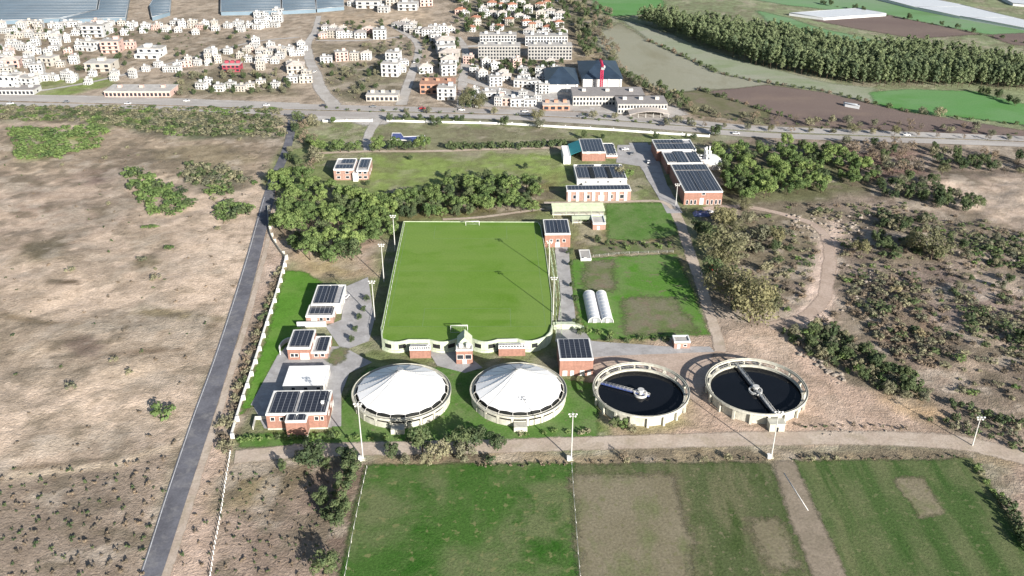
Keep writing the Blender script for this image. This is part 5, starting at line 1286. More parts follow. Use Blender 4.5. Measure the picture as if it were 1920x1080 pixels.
scatter([(1790,440),(1930,460),(1930,520),(1820,490)], 40, 4, {'shrub_dark': 2, 'shrub': 2, 'shrub_green': .5}, 1.0, 2.2, 'dark bush on the upper far right slope', 'upper right slope bushes', .65)
scatter([(1780,550),(1930,620),(1930,690),(1820,640)], 44, 3.6, {'shrub_dark': 2, 'shrub': 2}, 1.0, 2.0, 'dark bush on the lower far right slope', 'lower right slope bushes', .65)
scatter([(1340,400),(1480,385),(1560,395),(1530,440),(1480,520),(1450,590),(1360,560)], 50, 3.8, {'shrub': 3, 'shrub_dark': 1.4, 'shrub_brown': 1}, .9, 1.9, 'bush in the undergrowth of the loose wood', 'loose wood undergrowth', .65)
scatter([(1740,790),(1850,770),(1920,800),(1920,850),(1860,830)], 22, 4, {'shrub_dark': 2, 'shrub': 1}, .7, 1.4, 'dark bush along the gully beside the track at far right', 'gully bushes')
row([(1790,762),(1850,782),(1920,795)], 4, {'shrub_dark': 1, 'shrub': 1}, 1.1, 1.7, 'dark bush on the lip of the gully', 'gully lip bushes', 1)
row([(1880,945),(1905,985),(1930,1030)], 3.2, {'shrub_dark': 1}, 1.2, 1.7, 'dark bush along the right edge of the striped crop', 'right field-edge bushes', .8)
row([(1830,880),(1850,905),(1872,935)], 3.2, {'shrub': 1, 'shrub_green': 1}, .7, 1.1, 'green bush along the upper right edge of the striped crop', 'upper field-edge bushes', .6)
# left dunes
scatter([(238,326),(275,330),(300,352),(330,362),(366,378),(352,402),(312,414),(280,402),(252,368)], 46, 3.4, {'shrub_green': 5, 'shrub_dark': .6}, 1.7, 2.9, 'green bush in the spreading thicket on the left dunes', 'green dune thicket', .75)
scatter([(402,398),(425,384),(462,384),(478,400),(455,416),(420,416)], 16, 3.0, {'shrub_green': 2, 'shrub_dark': 1}, 1.6, 2.5, 'bush in the isolated oval thicket near the lane', 'oval thicket', .8)
scatter([(385,356),(430,352),(440,366),(400,374)], 10, 3.0, {'shrub_green': 2, 'shrub_dark': 1}, 1.4, 2.2, 'bush in the small dark thicket above the oval one', 'small dark thicket', .7)
for k, a, b, s, fl, st, l in [('shrub_green',283,432,1.9,.45,1.5,'low olive bush below the dune thicket'),
        ('shrub_green',317,470,1.5,.7,1,'small round green bush in open sand'), ('shrub',268,492,1.7,.5,1.2,'small grey-green bush left of the round one in the sand'), ('shrub_green',302,780,2.6,.8,1,'bright green bush by itself below the long dune track'),
        ('shrub_green',340,330,1.6,.6,1,'green bush in the grey scrub patch'), ('shrub_green',478,345,1.6,.7,1,'green bush at the lane edge')]: one(k, a, b, s, l, None, fl, st)
scatter([(340,315),(430,312),(465,345),(420,358),(360,352)], 44, 3.6, {'shrub': 3, 'shrub_dark': 1}, 1.3, 2.2, 'grey scrub bush in the thicket on the left dunes', 'grey dune thicket', .8)
scatter([(-20,198),(525,205),(528,255),(330,258),(180,230),(-20,224)], 330, 4.6, {'shrub': 3, 'shrub_dark': 1.5, 'shrub_green': .6}, 1.2, 2.4, 'scrub bush in the dark strip along the main road at left', 'roadside scrub at left', .5)
scatter([(20,245),(200,238),(195,275),(100,300),(40,302)], 75, 4, {'shrub_green': 1}, 1.6, 3.0, 'pale green bush in the far dune hollow', 'green dune-hollow bushes', .6)
scatter([(0,260),(510,265),(495,360),(440,540),(330,840),(0,880)], 170, 5, {'tuft': 1, 'tuft_brown': 2, 'shrub': .35}, .7, 1.5, 'small dry tussock on the sandy dunes', 'dune tussocks', .8)
scatter([(0,880),(330,860),(268,1080),(0,1080)], 120, 3.0, {'tuft': 1.6, 'tuft_brown': 2}, .7, 1.6, 'dark tussock on the stony ground at lower left', 'stony-ground tussocks')
scatter([(420,890),(640,880),(640,1080),(400,1080)], 130, 2.0, {'tuft': 2, 'tuft_brown': 2}, .5, 1.1, 'small dark tuft on the waste plot by the grass field', 'waste-plot tufts')
scatter([(385,900),(420,880),(400,1080),(330,1080)], 14, 3, {'tuft': 1, 'tuft_brown': 1}, .7, 1.3, 'dark tuft on the sandy verge beside the lane', 'verge tufts')
row([(525,505),(500,580),(470,665),(448,735),(428,800)], 3.2, {'shrub': 2, 'shrub_brown': 2, 'shrub_dark': 1}, .6, 1.2, 'dry bush growing along the outside of the white boundary wall', 'bushes outside the boundary wall', 1.2)
scatter([(408,790),(436,780),(434,848),(412,845)], 9, 2, {'shrub_brown': 2, 'shrub': 1}, .9, 1.4, 'brown bush at the corner of the white boundary wall', 'wall corner bushes')
# bushy line along the near fence
row([(450,826),(520,824),(600,823),(635,818)], 2.6, {'shrub_green': 3, 'shrub_dark': 1}, .65, 1.0, 'low green bush in the hedge below the big brick hall', 'hedge below the hall', .6)
row([(655,822),(720,824),(770,826)], 3.4, {'shrub_green': 2, 'shrub_dark': 1}, .5, .9, 'small green bush in the planting below the left white tent', 'bushes below the left tent', .8)
row([(975,815),(1040,812),(1100,812)], 3.4, {'shrub_green': 2, 'shrub': 1}, .5, .9, 'small bush in the planting below the right white tent', 'bushes below the right tent', .8)
for k, a, b, s, l in [('dark',585,878,1.45,'widest dark bush across the sandy track, nearest the waste plot'), ('grey',562,872,.8,'grey bush left of the widest dark one by the sandy track'), ('dark',530,882,.55,'small dark bush at the end of the bush row'), ('dark',610,880,.6,'dark bush right of the widest one by the sandy track'),
        ('dark',652,868,1.0,'dark tree left of the floodlight by the fence'), ('dark',660,892,1.15,'dark tree at the top of the field-edge row'), ('dark',648,922,1.1,'dark tree in the field-edge row, second down'), ('bare',640,928,.6,'brownish bush between the field-edge trees'),
        ('dark',606,948,.8,'round dark bush left of the field-edge row'), ('dark',612,972,.6,'dark bush below the round one'), ('dark',645,968,1.05,'dark bush at the field edge, third down'), ('dark',630,988,.9,'low dark bush at the bottom of the field-edge row'), ('dark',612,1074,1.1,'dark bush at the bottom border left of the grass field'),
        ('dark',735,858,.95,'dark bush beside the sandy track in front of the left tent'), ('dark',792,848,1.35,'largest dark tree between the two tents at the track'), ('dark',862,842,1.15,'dark tree right of the largest one before the tents'), ('dark',892,838,1.1,'dark bush before the right white tent'),
        ('dark',930,842,.95,'dark bush at the right end of the bush row before the tents'), ('grey',830,862,1.15,'grey-green bush on the near side of the track'), ('grey',868,864,1.1,'second grey-green bush on the near side of the track'), ('grey',800,870,.7,'grey bush at the foot of the largest dark tree'), ('shrub_dark',918,868,1.2,'dark shrub beside the green field\'s upper edge'),
        ('grey',760,870,.6,'pale grey bush above the grass field'), ('dark',1150,802,.65,'dark bush against the ring of the first open tank'), ('grey',1185,812,.6,'olive bush below the first open tank'), ('green',1170,806,.6,'small green tree below the first open tank'), ('bare',1170,862,.55,'small leafless tree by the track above the weedy plot'),
        ('shrub_dark',628,930,1.0,'low dark shrub beside the brownish field-edge bush')]: one(k, a, b, s, l)
row([(900,872),(960,874),(1060,870)], 3, {'tuft_brown': 2, 'tuft': 1}, .8, 1.4, 'dry tuft along the upper edge of the green grass field', 'field-edge tufts', .6)
row([(1100,866),(1250,864),(1440,862)], 4, {'tuft_brown': 2, 'tuft': 1, 'shrub': .3}, .7, 1.2, 'dry tuft along the upper edge of the weedy plot', 'weedy plot edge tufts', .6)
row([(1490,862),(1640,860),(1800,858)], 4, {'tuft_brown': 2, 'tuft': 1, 'shrub': .3}, .7, 1.2, 'dry tuft along the upper edge of the striped crop', 'striped crop edge tufts', .6)
row([(1500,800),(1600,800),(1700,804)], 3, {'tuft': 1, 'tuft_brown': 1}, .8, 1.3, 'dry tuft along the far side of the track', 'far track-side tufts', 1)
# beyond the main road
row([(1300,236),(1440,246),(1600,252),(1760,258),(1920,264)], 13, {'bare': 2, 'grey': 2, 'olive': .6}, .5, .8, 'scrubby tree on the strip between the two carriageways at right', 'median scrub', 2)
scatter([(1290,205),(1440,225),(1700,236),(1930,250),(1930,258),(1440,238),(1300,222)], 46, 8, {'bare': 2, 'grey': 2, 'shrub_dark': 1}, .6, 1.0, 'scrubby tree along the far side of the main road at right', 'far roadside scrub')
row([(1215,78),(1242,88),(1292,112),(1362,142),(1442,157),(1540,171),(1640,196),(1700,210)], 7, {'shrub_dark': 2, 'shrub_brown': 1}, 1.0, 1.8, 'dark bush in the hedgerow curving through the far fields', 'curving hedgerow', 1.5)
row([(1310,169),(1370,188),(1440,210),(1480,222)], 7, {'shrub_dark': 2, 'shrub_brown': 1}, 1.0, 1.8, 'dark bush in the short hedgerow beside the ploughed field', 'short hedgerow', 1.5)
row([(1700,210),(1790,222),(1850,228),(1930,238)], 9, {'shrub_dark': 1, 'grey': .6}, .8, 1.3, 'bush on the lower edge of the bright green wheat field', 'wheat field edge bushes', 1.5)
row([(1540,8),(1660,30),(1760,48),(1840,66),(1930,84)], 9, {'dark': 1, 'shrub_dark': 1}, .6, 1.0, 'dark tree in the far hedgerow beyond the plantation', 'far hedgerow', 2)
row([(1835,176),(1870,186),(1900,198)], 8, {'dark': 1}, .7, 1.0, 'dark tree at the right corner of the wheat field', 'wheat corner trees', 2)
scatter([(1075,40),(1110,60),(1128,115),(1105,120),(1085,80)], 26, 7, {'dark': 3, 'grey': 1}, .8, 1.2, 'dark tree in the belt between village and stubble field', 'belt beside the village')
scatter([(1065,0),(1150,20),(1145,70),(1110,70)], 36, 7, {'grey': 2, 'bare': 2, 'dark': 1}, .8, 1.2, 'greyish tree in the wood beside the far green crop', 'grey wood beside the village')
scatter([(1140,110),(1190,150),(1270,182),(1300,205),(1270,205),(1200,165),(1150,135)], 40, 6, {'dark': 2, 'grey': 2, 'bare': 1}, .7, 1.1, 'tree in the strip between the construction site and the stubble field', 'strip behind the construction site')
scatter([(1120,60),(1150,80),(1170,130),(1140,120)], 18, 8, {'bare': 3, 'grey': 1}, .7, 1.1, 'bare tree on the brown edge of the stubble field', 'bare field-edge trees')
# the plantation: the nearest three hundred trees stand alone, the rest of the wood is one mass
wood = pxpoly([(1195,46),(1240,42),(1300,54),(1440,72),(1600,106),(1700,104),(1830,122),(1960,142),(1990,174),(1840,167),(1640,164),(1610,160),(1520,145),(1420,125),(1330,95),(1260,66)])
rs = np.random.RandomState(3); mn, mx = wood.min(0), wood.max(0); xs = rs.uniform(mn[0], mx[0], 20000); ys = rs.uniform(mn[1], mx[1], 20000)
ok = sdist(xs, ys, wood) > 0; pts = []; cell = {}
for x, y in zip(xs[ok], ys[ok]):
    i, j = int(x // 5.5), int(y // 5.5)
    if len(pts) > 1300 or any((x - a) ** 2 + (y - b) ** 2 < 20 for u in (i - 1, i, i + 1) for v in (j - 1, j, j + 1) for a, b in cell.get((u, v), ())): continue
    cell.setdefault((i, j), []).append((x, y)); pts.append((x, y))
pts.sort(key=lambda q: math.hypot(q[0], q[1]) if abs(q[0]) < .57 * (q[1] * CT + HC * ST) else 1e6)
for x, y in pts[:290]: plant('wood', (x, y, -.05), R.uniform(.78, 1.12), 'tall plantation tree along the near side of the dark far wood', 'plantation trees')
mb = MB(); src = [(np.array([v.co[:] for v in m.vertices]), [tuple(p.vertices) for p in m.polygons]) for m in KINDS['wood'][0]]
for x, y in pts[290:]:
    v, f = R.choice(src); a = R.uniform(0, 6.28); s = R.uniform(.78, 1.12); c_, s_ = math.cos(a) * s, math.sin(a) * s
    o_ = len(mb.v); mb.v += [(x + p[0] * c_ - p[1] * s_, y + p[0] * s_ + p[1] * c_, p[2] * s) for p in v]
    for g_ in f: mb.f.append(tuple(i + o_ for i in g_)); mb.m.append(0); mb.s.append(False)
o = mb.build('distant_wood', M['leaf_wood']); tag(o, 'mass of tall trees filling the far part of the plantation', 'wood', None, 'stuff')
# ------------------------------------------------------------------ village houses
win_me = {}
def wmesh(w, h, key):
    if key not in win_me:
        mb = MB(); mb.box(-w / 2, w / 2, -.05, .012, 0, h, bottom=True); win_me[key] = mb.mesh('window', M['glass'])
    return win_me[key]
def house_proto(wall, w, d, nf, roof, seed):
    """village house: rendered block, balcony slabs, window openings on the two seen sides, roof"""
    r = random.Random(seed); root = empty('house', (0, -5000, 0)); h = 3.0 * nf
    mb = MB(); mb.box(-w / 2, w / 2, 0, d, 0, h)
    setb = roof == 'terrace'
    if setb: mb = MB(); mb.prism([(-w / 2, 0), (w / 2, 0), (w / 2, d), (-w / 2, d)], 0, h - 3, top=False); mb.add([(-w / 2, 0, h - 3), (w / 2, 0, h - 3), (w / 2, d * .38, h - 3), (-w / 2, d * .38, h - 3)], [(0, 1, 2, 3)]); mb.box(-w / 2, w / 2, d * .38, d, h - 3, h)
    mb.build('wall', M[wall], root)
    if roof in ('flat', 'terrace'):
        y0 = d * .38 if setb else 0
        q = MB(); q.box(-w / 2 - .25, w / 2 + .25, y0 - .25, d + .25, h + .003, h + .3); rf = q.build('roof', M['flatroof'], root)
        q = MB(); a = r.uniform(-w / 4, w / 4); q.box(a - 1.6, a + 1.6, d * .55, d * .55 + 3, h + .303, h + 2.5); q.build('stair_head', M[wall], rf)
        q = MB(); q.box(-a - .8, -a + .8, d * .7, d * .7 + .8, h + .303, h + 1.4); q.build('water_tank', M['greymetal'], rf)
    else:
        q = MB(); e = .7; k = min(w, d) * .5; hh = k * .45
        x0, x1, y0, y1 = -w / 2 - e, w / 2 + e, -e, d + e
        if w >= d: rd = [(x0 + k, d / 2, h + hh), (x1 - k, d / 2, h + hh)]; f = [(0, 1, 5, 4), (1, 2, 5), (2, 3, 4, 5), (3, 0, 4)]
        else: rd = [(0, y0 + k, h + hh), (0, y1 - k, h + hh)]; f = [(0, 1, 4), (1, 2, 5, 4), (2, 3, 5), (3, 0, 4, 5)]
        q.add([(x0, y0, h + .003), (x1, y0, h + .003), (x1, y1, h + .003), (x0, y1, h + .003)] + rd, f + [(3, 2, 1, 0)]); rf = q.build('roof', M[roof], root)
        q = MB(); q.box(w * .2 - .4, w * .2 + .4, d * .6 - .4, d * .6 + .4, h, h + hh + 1.2); q.build('chimney', M[wall], rf)
    for fl in range(nf):
        back = d * .38 if (setb and fl == nf - 1) else 0
        n = max(2, int(w / 3.2))
        if fl > 0 and not (setb and fl == nf - 1):
            q = MB(); q.box(-w / 2 + .3, w / 2 - .3, -1.4, -.01, 3 * fl - .1, 3 * fl + .06); q.box(-w / 2 + .3, w / 2 - .3, -1.4, -1.3, 3 * fl + .06, 3 * fl + .85); q.build('balcony', M[wall], root)
        for i in range(n):
            o = bpy.data.objects.new('window', wmesh(1.7, 1.9, 'f')); COL.objects.link(o); o.parent = root
            o.location = (-w / 2 + w * (i + .5) / n, back, 3 * fl + .45)
        for i in range(2):
            o = bpy.data.objects.new('window', wmesh(1.3, 1.3, 's')); COL.objects.link(o); o.parent = root
            sx = 1 if i == 0 else -1
            o.location = (sx * w / 2, max(back + 1.2, d * (.35 + .3 * i)), 3 * fl + .9); o.rotation_euler.z = sx * math.pi / 2
    o = MB(); o.box(-.6, .6, -.08, .015, .02, 2.3); o = o.build('door', M['bark'], root); o.location.x = w * .02
    index_kids(root); return root
PR = {}
i = 0
for wl, wn in (('housewhite', 'white'), ('housecream', 'cream'), ('housepink', 'pinkish')):
    for rf, rn in (('flat', 'flat-roofed'), ('terrace', 'stepped flat-roofed'), ('hippale', 'pale hip-roofed'), ('terracotta', 'red-tiled'), ('hipgrey', 'grey hip-roofed')):
        for nf in (2, 3):
            i += 1; PR[(wn, rf, nf)] = (None, wl, rf, nf, i, f"{wn} {rn} {'two' if nf == 2 else 'three'}-storey house")
def get_proto(key):
    q = PR[key]
    if q[0] is None:
        q = (house_proto(q[1], 12.0, 10.0, q[3], q[2], q[4]),) + q[1:]; PR[key] = q
    return q
ORD = lambda n: f"{n}{'th' if 10 <= n % 100 <= 20 else {1: 'st', 2: 'nd', 3: 'rd'}.get(n % 10, 'th')}"
def houses(place, pts, group, walls=('white',) * 9 + ('cream', 'cream', 'pinkish'), roofs=('flat', 'flat', 'terrace', 'hippale'), nfs=(2, 2, 3), rot=(-.35, .35), wpx=None, lift=0):
    pts = sorted(pts)
    for n, it in enumerate(pts):
        px, py = it[0], it[1]; wd = it[2] if len(it) > 2 else (wpx or R.uniform(11, 20)); py += R.uniform(-2.2, 2.2) if len(it) < 3 else 0; px += R.uniform(-3, 3) if len(it) < 3 else 0
        key = it[3] if len(it) > 3 else (R.choice(walls), R.choice(roofs), R.choice(nfs))
        pr = get_proto(key); p = P(px, py); wm = wd / scale_at(px, py); s = wm / 12.0
        lb = f"{pr[5]}, {ORD(n + 1)} from left {place}"
        o = dup(pr[0], (p.x, p.y, 0), YAW + R.uniform(*rot), (s, s * R.uniform(.85, 1.15), max(.8, min(1.25, s)) * R.uniform(.92, 1.05)), lb, group)
        o['category'] = 'house'
G1 = 'village houses beyond the main road'
houses('in row below blue greenhouses', [(x, 50 + (x % 7) - 3) for x in (56, 76, 97, 118, 137, 160, 182, 204, 226, 250, 272, 300, 326)] + [(x, 49 + (x % 5)) for x in (362, 384, 404, 424, 446, 466)], G1, roofs=('flat', 'flat', 'terrace'))
houses('in white terrace before right greenhouse', [(x, y) for x, y in ((484, 34), (500, 32), (517, 30), (486, 44), (504, 43), (522, 41), (482, 54), (498, 54), (515, 53))], G1, walls=('white',), roofs=('flat', 'terrace'))
houses('in upper far-left cluster', [(-12, 80), (12, 76), (36, 72), (55, 70), (72, 74), (88, 72), (105, 80), (125, 80), (40, 94), (12, 104), (70, 103), (-12, 106)], G1, roofs=('flat', 'hippale', 'terrace'))
houses('in middle far-left cluster', [(175, 70, 40), (160, 96, 30), (208, 100, 34, ('pinkish', 'flat', 3)), (275, 110, 46, ('white', 'terrace', 2)), (185, 135, 50, ('cream', 'flat', 2)), (85, 124, 30), (18, 128, 36, ('pinkish', 'hippale', 2)), (50, 120), (240, 92, 22)], G1)
houses('in lower far-left cluster', [(8, 152), (28, 148), (44, 150), (64, 154), (82, 153), (100, 150), (120, 151), (138, 149), (-14, 150), (12, 138, 22), (70, 138, 22)], G1, roofs=('flat', 'hippale', 'flat'))
houses('along the lower left village street', [(12, 172, 34), (48, 168, 30), (327, 136, 18), (350, 124), (366, 122), (392, 124), (410, 118), (391, 108), (450, 112), (470, 98), (466, 116), (484, 122), (505, 118)], G1)
houses('among the ruins above main road', [(375, 168, 18), (392, 160, 16), (410, 172, 18), (430, 166, 16), (450, 172, 18), (470, 168, 16), (490, 162, 18), (515, 166, 16)], G1, walls=('cream', 'white'), roofs=('flat',), nfs=(2,))
houses('in cluster left of first street', [(486, 103), (502, 110), (526, 106), (552, 107), (540, 96), (512, 98), (554, 138, 30), (548, 156, 20), (574, 156, 24), (568, 146)], G1)
houses('in row atop first street loop', [(606, 72, 16), (622, 71, 16), (639, 72, 16), (655, 71, 16), (676, 72, 22), (690, 66, 18), (706, 66, 18), (712, 74, 24), (640, 60, 14), (610, 58, 14), (624, 59, 14)], G1, roofs=('hipgrey', 'flat', 'hippale'))
houses('on hillside right of loop top', [(742, 52, 16), (754, 56, 18), (766, 61, 18), (777, 64, 18), (788, 67, 20), (800, 68, 18), (812, 64, 18), (830, 64, 18), (845, 62, 18), (758, 48, 15), (774, 52, 15)], G1, roofs=('hipgrey', 'hippale', 'flat'))
houses('inside the street loop', [(612, 118, 22, ('white', 'flat', 2)), (642, 115, 24, ('pinkish', 'flat', 3)), (664, 114, 16, ('cream', 'flat', 3)), (686, 113, 18, ('white', 'hippale', 3)), (736, 118, 26, ('white', 'flat', 3)), (731, 144, 32, ('white', 'flat', 3)), (758, 124, 18), (752, 136, 18)], G1)
houses('between second and third streets', [(799, 138, 26, ('white', 'hippale', 2)), (836, 90, 34, ('white', 'hippale', 2)), (838, 102, 34, ('white', 'flat', 2)), (840, 114, 34, ('cream', 'hippale', 2)), (842, 127, 30, ('white', 'hippale', 2)), (842, 142, 28, ('white', 'flat', 3)), (818, 80, 20), (836, 188, 32, ('white', 'flat', 3))], G1)
houses('among trees at top centre', [(922, 12), (945, 9), (962, 22), (976, 12), (992, 26), (1011, 18), (1030, 27), (920, 31), (942, 36), (957, 46), (986, 47), (1006, 52), (1031, 47), (1050, 52), (1056, 64), (1026, 60), (1046, 74), (932, 56), (905, 22), (972, 36), (1014, 36), (1048, 36), (862, 27, 18, ('pinkish', 'terracotta', 2)), (890, 40), (1018, 72), (990, 66)], G1, walls=('white', 'white', 'cream'), roofs=('hippale', 'flat', 'terracotta', 'hippale'), wpx=17)
houses('beside the construction site', [(930, 162, 24), (948, 152, 20), (976, 164, 26), (1000, 164, 24), (1014, 152, 20), (985, 150, 18), (918, 186, 26), (945, 198, 30), (970, 200, 26), (994, 200, 24), (1065, 172, 26, ('white', 'flat', 2)), (906, 150, 18), (1020, 176, 20)], G1, roofs=('flat', 'hippale', 'flat'))
houses('at the top edge of village', [(690, 16, 44, ('white', 'flat', 2)), (718, 24, 20, ('white', 'flat', 2)), (764, 20, 36, ('white', 'flat', 2)), (800, 12, 24), (660, 12, 18), (735, 10, 22)], G1, roofs=('flat',))
def sprinkle(px, n, gap):
    poly = pxpoly(px); mn, mx = poly.min(0), poly.max(0); got = []
    for t in range(4000):
        x, y = R.uniform(mn[0], mx[0]), R.uniform(mn[1], mx[1])
        if sdist(np.array([x]), np.array([y]), poly)[0] < 0 or any((x - a) ** 2 + (y - b) ** 2 < gap * gap for a, b in got): continue
        got.append((x, y))
        if len(got) >= n: break
    out = []
    for x, y in got:
        zc = y * CT + HC * ST; out.append((960 + F * x / zc, 540 + F * (HC * CT - y * ST) / zc))
    return out
houses('scattered before the upper left row', sprinkle([(0, 54), (330, 54), (470, 58), (330, 66), (0, 72)], 26, 17), G1, wpx=14)
houses('scattered between far-left clusters', sprinkle([(-10, 84), (150, 86), (140, 126), (-10, 140)], 24, 17), G1, wpx=15)
houses('scattered by the left village street', sprinkle([(100, 156), (330, 122), (480, 88), (480, 94), (330, 134), (140, 166)], 16, 17), G1, wpx=13)
houses('scattered near the first street', sprinkle([(480, 86), (565, 84), (580, 128), (480, 140)], 12, 17), G1, wpx=15)
houses('scattered among third street plots', sprinkle([(878, 120), (1050, 122), (1040, 146), (880, 146)], 14, 18), G1, wpx=17)
houses('scattered deep in the villa wood', sprinkle([(860, 2), (1060, 2), (1070, 70), (1000, 64), (870, 62)], 18, 24), G1, walls=('white', 'white', 'cream'), roofs=('hippale', 'flat', 'flat', 'terracotta'), wpx=14)
houses('scattered on the site ground', sprinkle([(890, 176), (1010, 176), (1010, 202), (890, 204)], 12, 16), G1, roofs=('flat',), wpx=14)
# particular village buildings
def slab_block(label, xl, xr, yb, nf, depth, bays, wall='housewhite', roof='flatroof', rot=YAW, rname='apartment_block', cat='apartment block', h0=3.0):
    a, b = P(xl, yb), P(xr, yb); w = (b - a).length; rz = math.atan2(b.y - a.y, b.x - a.x); h = h0 * nf
    r = empty(rname, (a.x, a.y, 0), rz, label, cat)
    mb = MB(); mb.box(0, w, 0, depth, 0, h); mb.build('wall', M[wall], r)
    q = MB(); q.box(-.4, w + .4, -.4, depth + .4, h + .003, h + .4); rf = q.build('roof', M[roof], r)
    for i in range(3):
        q = MB(); u = w * (i + .5) / 3; q.box(u - 1.5, u + 1.5, depth * .5, depth * .5 + 3, h + .403, h + 2.4); q.build('stair_head', M[wall], rf)
    mb = MB(); mb.box(-w / bays * .32, w / bays * .32, -.05, .012, 0, h0 * .58); me = mb.mesh('window', M['glass'])
    mb = MB(); mb.box(-1.0, 1.0, -.05, .012, 0, 1.5); ms = mb.mesh('window', M['glass'])
    for f in range(nf):
        if f:
            q = MB(); q.box(.1, w - .1, -.5, -.01, h0 * f - .15, h0 * f + .1); q.build('floor_band', M[wall], r)
        for i in range(bays):
            if bays * nf > 92 and i % 2 and f == 0: continue
            o = bpy.data.objects.new('window', me); COL.objects.link(o); o.parent = r; o.location = (w * (i + .5) / bays, 0, h0 * f + .7)
        for sx in (0, w):
            o = bpy.data.objects.new('window', ms); COL.objects.link(o); o.parent = r; o.location = (sx, depth / 2, h0 * f + .8); o.rotation_euler.z = math.pi / 2 if sx else -math.pi / 2
    return r, w, h
slab_block('long pale apartment block with regular balconies, left one of the two large slabs', 897, 975, 112, 4, 16, 14, 'plaster_grey')
slab_block('long pale apartment block farther right of the two large slabs', 990, 1072, 112, 4, 16, 14, 'plaster_grey')
slab_block('upper white apartment slab behind the left one', 900, 968, 84, 3, 14, 12)
slab_block('upper white apartment slab behind the right one', 985, 1064, 86, 3, 14, 14)
slab_block('long white two-storey building with dark window rows, upper one at the construction site', 1074, 1208, 198, 2, 26, 22, 'whitedim', 'hipgrey', h0=3.6)
slab_block('long white two-storey building with dark window rows, lower right one by the main road', 1158, 1250, 213, 2, 22, 16, 'whitedim', 'hipgrey', h0=3.6)
slab_block('long pinkish shop row with dark arches beside the main road at far left', 197, 320, 182, 1, 20, 16, 'housepink', 'flatroof', h0=4.5, rname='shop_row', cat='shops')
slab_block('low long pale wall-like building between the two village streets', 687, 746, 190, 1, 14, 7, 'housecream', 'flatroof', h0=4.5, rname='low_building', cat='building')
slab_block('bright red painted building in the left village', 418, 450, 135, 2, 11, 4, 'housered', 'flatroof', rname='red_house', cat='house')
slab_block('unfinished raw clay-block building beside the second village street', 788, 852, 176, 2, 20, 6, 'orange', 'orange', h0=3.8, rname='unfinished_building', cat='building')
slab_block('low orange-tinted building on the construction ground by the main road', 1018, 1068, 207, 1, 12, 4, 'orange', 'hippale', h0=4, rname='low_building', cat='building')
slab_block('grey long shed row along the left main road verge', -10, 64, 178, 1, 14, 10, 'housewhite', 'hipgrey', h0=4, rname='shop_row', cat='shops')
# dark blue hipped halls of the site
def hip_hall(label, pl, pr_, yb, depth, hw, hr):
    a, b = P(pl, yb), P(pr_, yb); w = (b - a).length; r = empty('blue_roofed_hall', (a.x, a.y, 0), math.atan2(b.y - a.y, b.x - a.x), label, 'hall')
    mb = MB(); mb.box(1, w - 1, 1, depth - 1, 0, hw); mb.build('wall', M['housewhite'], r)
    q = MB(); k = min(w, depth) * .46; q.add([(0, 0, hw + .003), (w, 0, hw + .003), (w, depth, hw + .003), (0, depth, hw + .003), (k, depth / 2, hw + hr), (w - k, depth / 2, hw + hr)], [(0, 1, 5, 4), (1, 2, 5), (2, 3, 4, 5), (3, 0, 4), (3, 2, 1, 0)])
    q.build('roof', M['darkblue'], r)
    for i in range(4):
        q = MB(); u = 2 + (w - 4) * i / 3; q.box(u - .6, u + .6, .4, 1.0, 0, hw); q.build('column', M['white'], r)
hip_hall('dark blue hip-roofed hall left of the red crane', 1022, 1086, 174, 52, 7, 8)
hip_hall('dark blue hip-roofed hall behind the red crane', 1090, 1168, 164, 62, 7, 8)
# arched open shelter by the road
a, b = P(1180, 222), P(1256, 222); w = (b - a).length; r = empty('arched_shelter', (a.x, a.y, 0), YAW, 'long low arched canopy in front of the lower white building by the road', 'canopy')
n = 14; mb = MB(); v = [(w * i / n, 0, 3 + 2.2 * math.sin(math.pi * i / n)) for i in range(n + 1)]; v += [(x, 12, z) for x, y, z in v]; nn = n + 1; v += [(x, y, z - .3) for x, y, z in v]
f = []
for i in range(n): f += [(i, i + 1, nn + i + 1, nn + i), (2 * nn + i + 1, 2 * nn + i, 3 * nn + i, 3 * nn + i + 1), (i, 2 * nn + i, 2 * nn + i + 1, i + 1), (nn + i, nn + i + 1, 3 * nn + i + 1, 3 * nn + i)]
mb.add(v, f); mb.build('roof', M['hippale'], r)
for i in range(6):
    mb = MB(); mb.cyl(w * (i + .2) / 5.4, 1, 0, 3.3, .25, n=6); mb.build('post', M['whitedim'], r)
# tower crane
p = P(1127, 168); r = empty('tower_crane', (p.x, p.y, 0), 0, 'red lattice tower crane standing between the two dark blue roofs', 'crane')
def lattice(mb, p, q, wd, n, rad):
    p = Vector(p); q = Vector(q); d = (q - p).normalized(); a = d.cross(Vector((0, 0, 1)) if abs(d.z) < .9 else Vector((1, 0, 0))).normalized(); b = d.cross(a)
    c = [a * wd + b * wd, a * wd - b * wd, -a * wd - b * wd, -a * wd + b * wd]
    for k in range(4): mb.tube(p + c[k], q + c[k], rad, n=5)
    for i in range(n):
        s, e = p.lerp(q, i / n), p.lerp(q, (i + 1) / n)
        for k in range(4): mb.tube(s + c[k], e + c[(k + 1) % 4], rad * .7, n=4); mb.tube(e + c[k], e + c[(k + 1) % 4], rad * .6, n=4)
mb = MB(); lattice(mb, (0, 0, 0), (0, 0, 19.5), 1.0, 10, .3); mb.build('mast', M['red'], r)
mb = MB(); lattice(mb, (0, -7, 20.5), (0, 17, 20.5), .7, 10, .16); mb.tube((0, 0, 20), (0, 0, 24), .3); mb.tube((0, 0, 24), (0, 15, 21.2), .08, n=4); mb.tube((0, 0, 24), (0, -6, 21.2), .08, n=4); mb.build('jib', M['red'], r)
mb = MB(); mb.box(-1.3, 1.3, -7.2, -5, 18.2, 20); mb.build('counterweight', M['greymetal'], r)
mb = MB(); mb.box(1.0, 2.4, -.9, .9, 18.0, 19.8); mb.build('cab', M['white'], r)
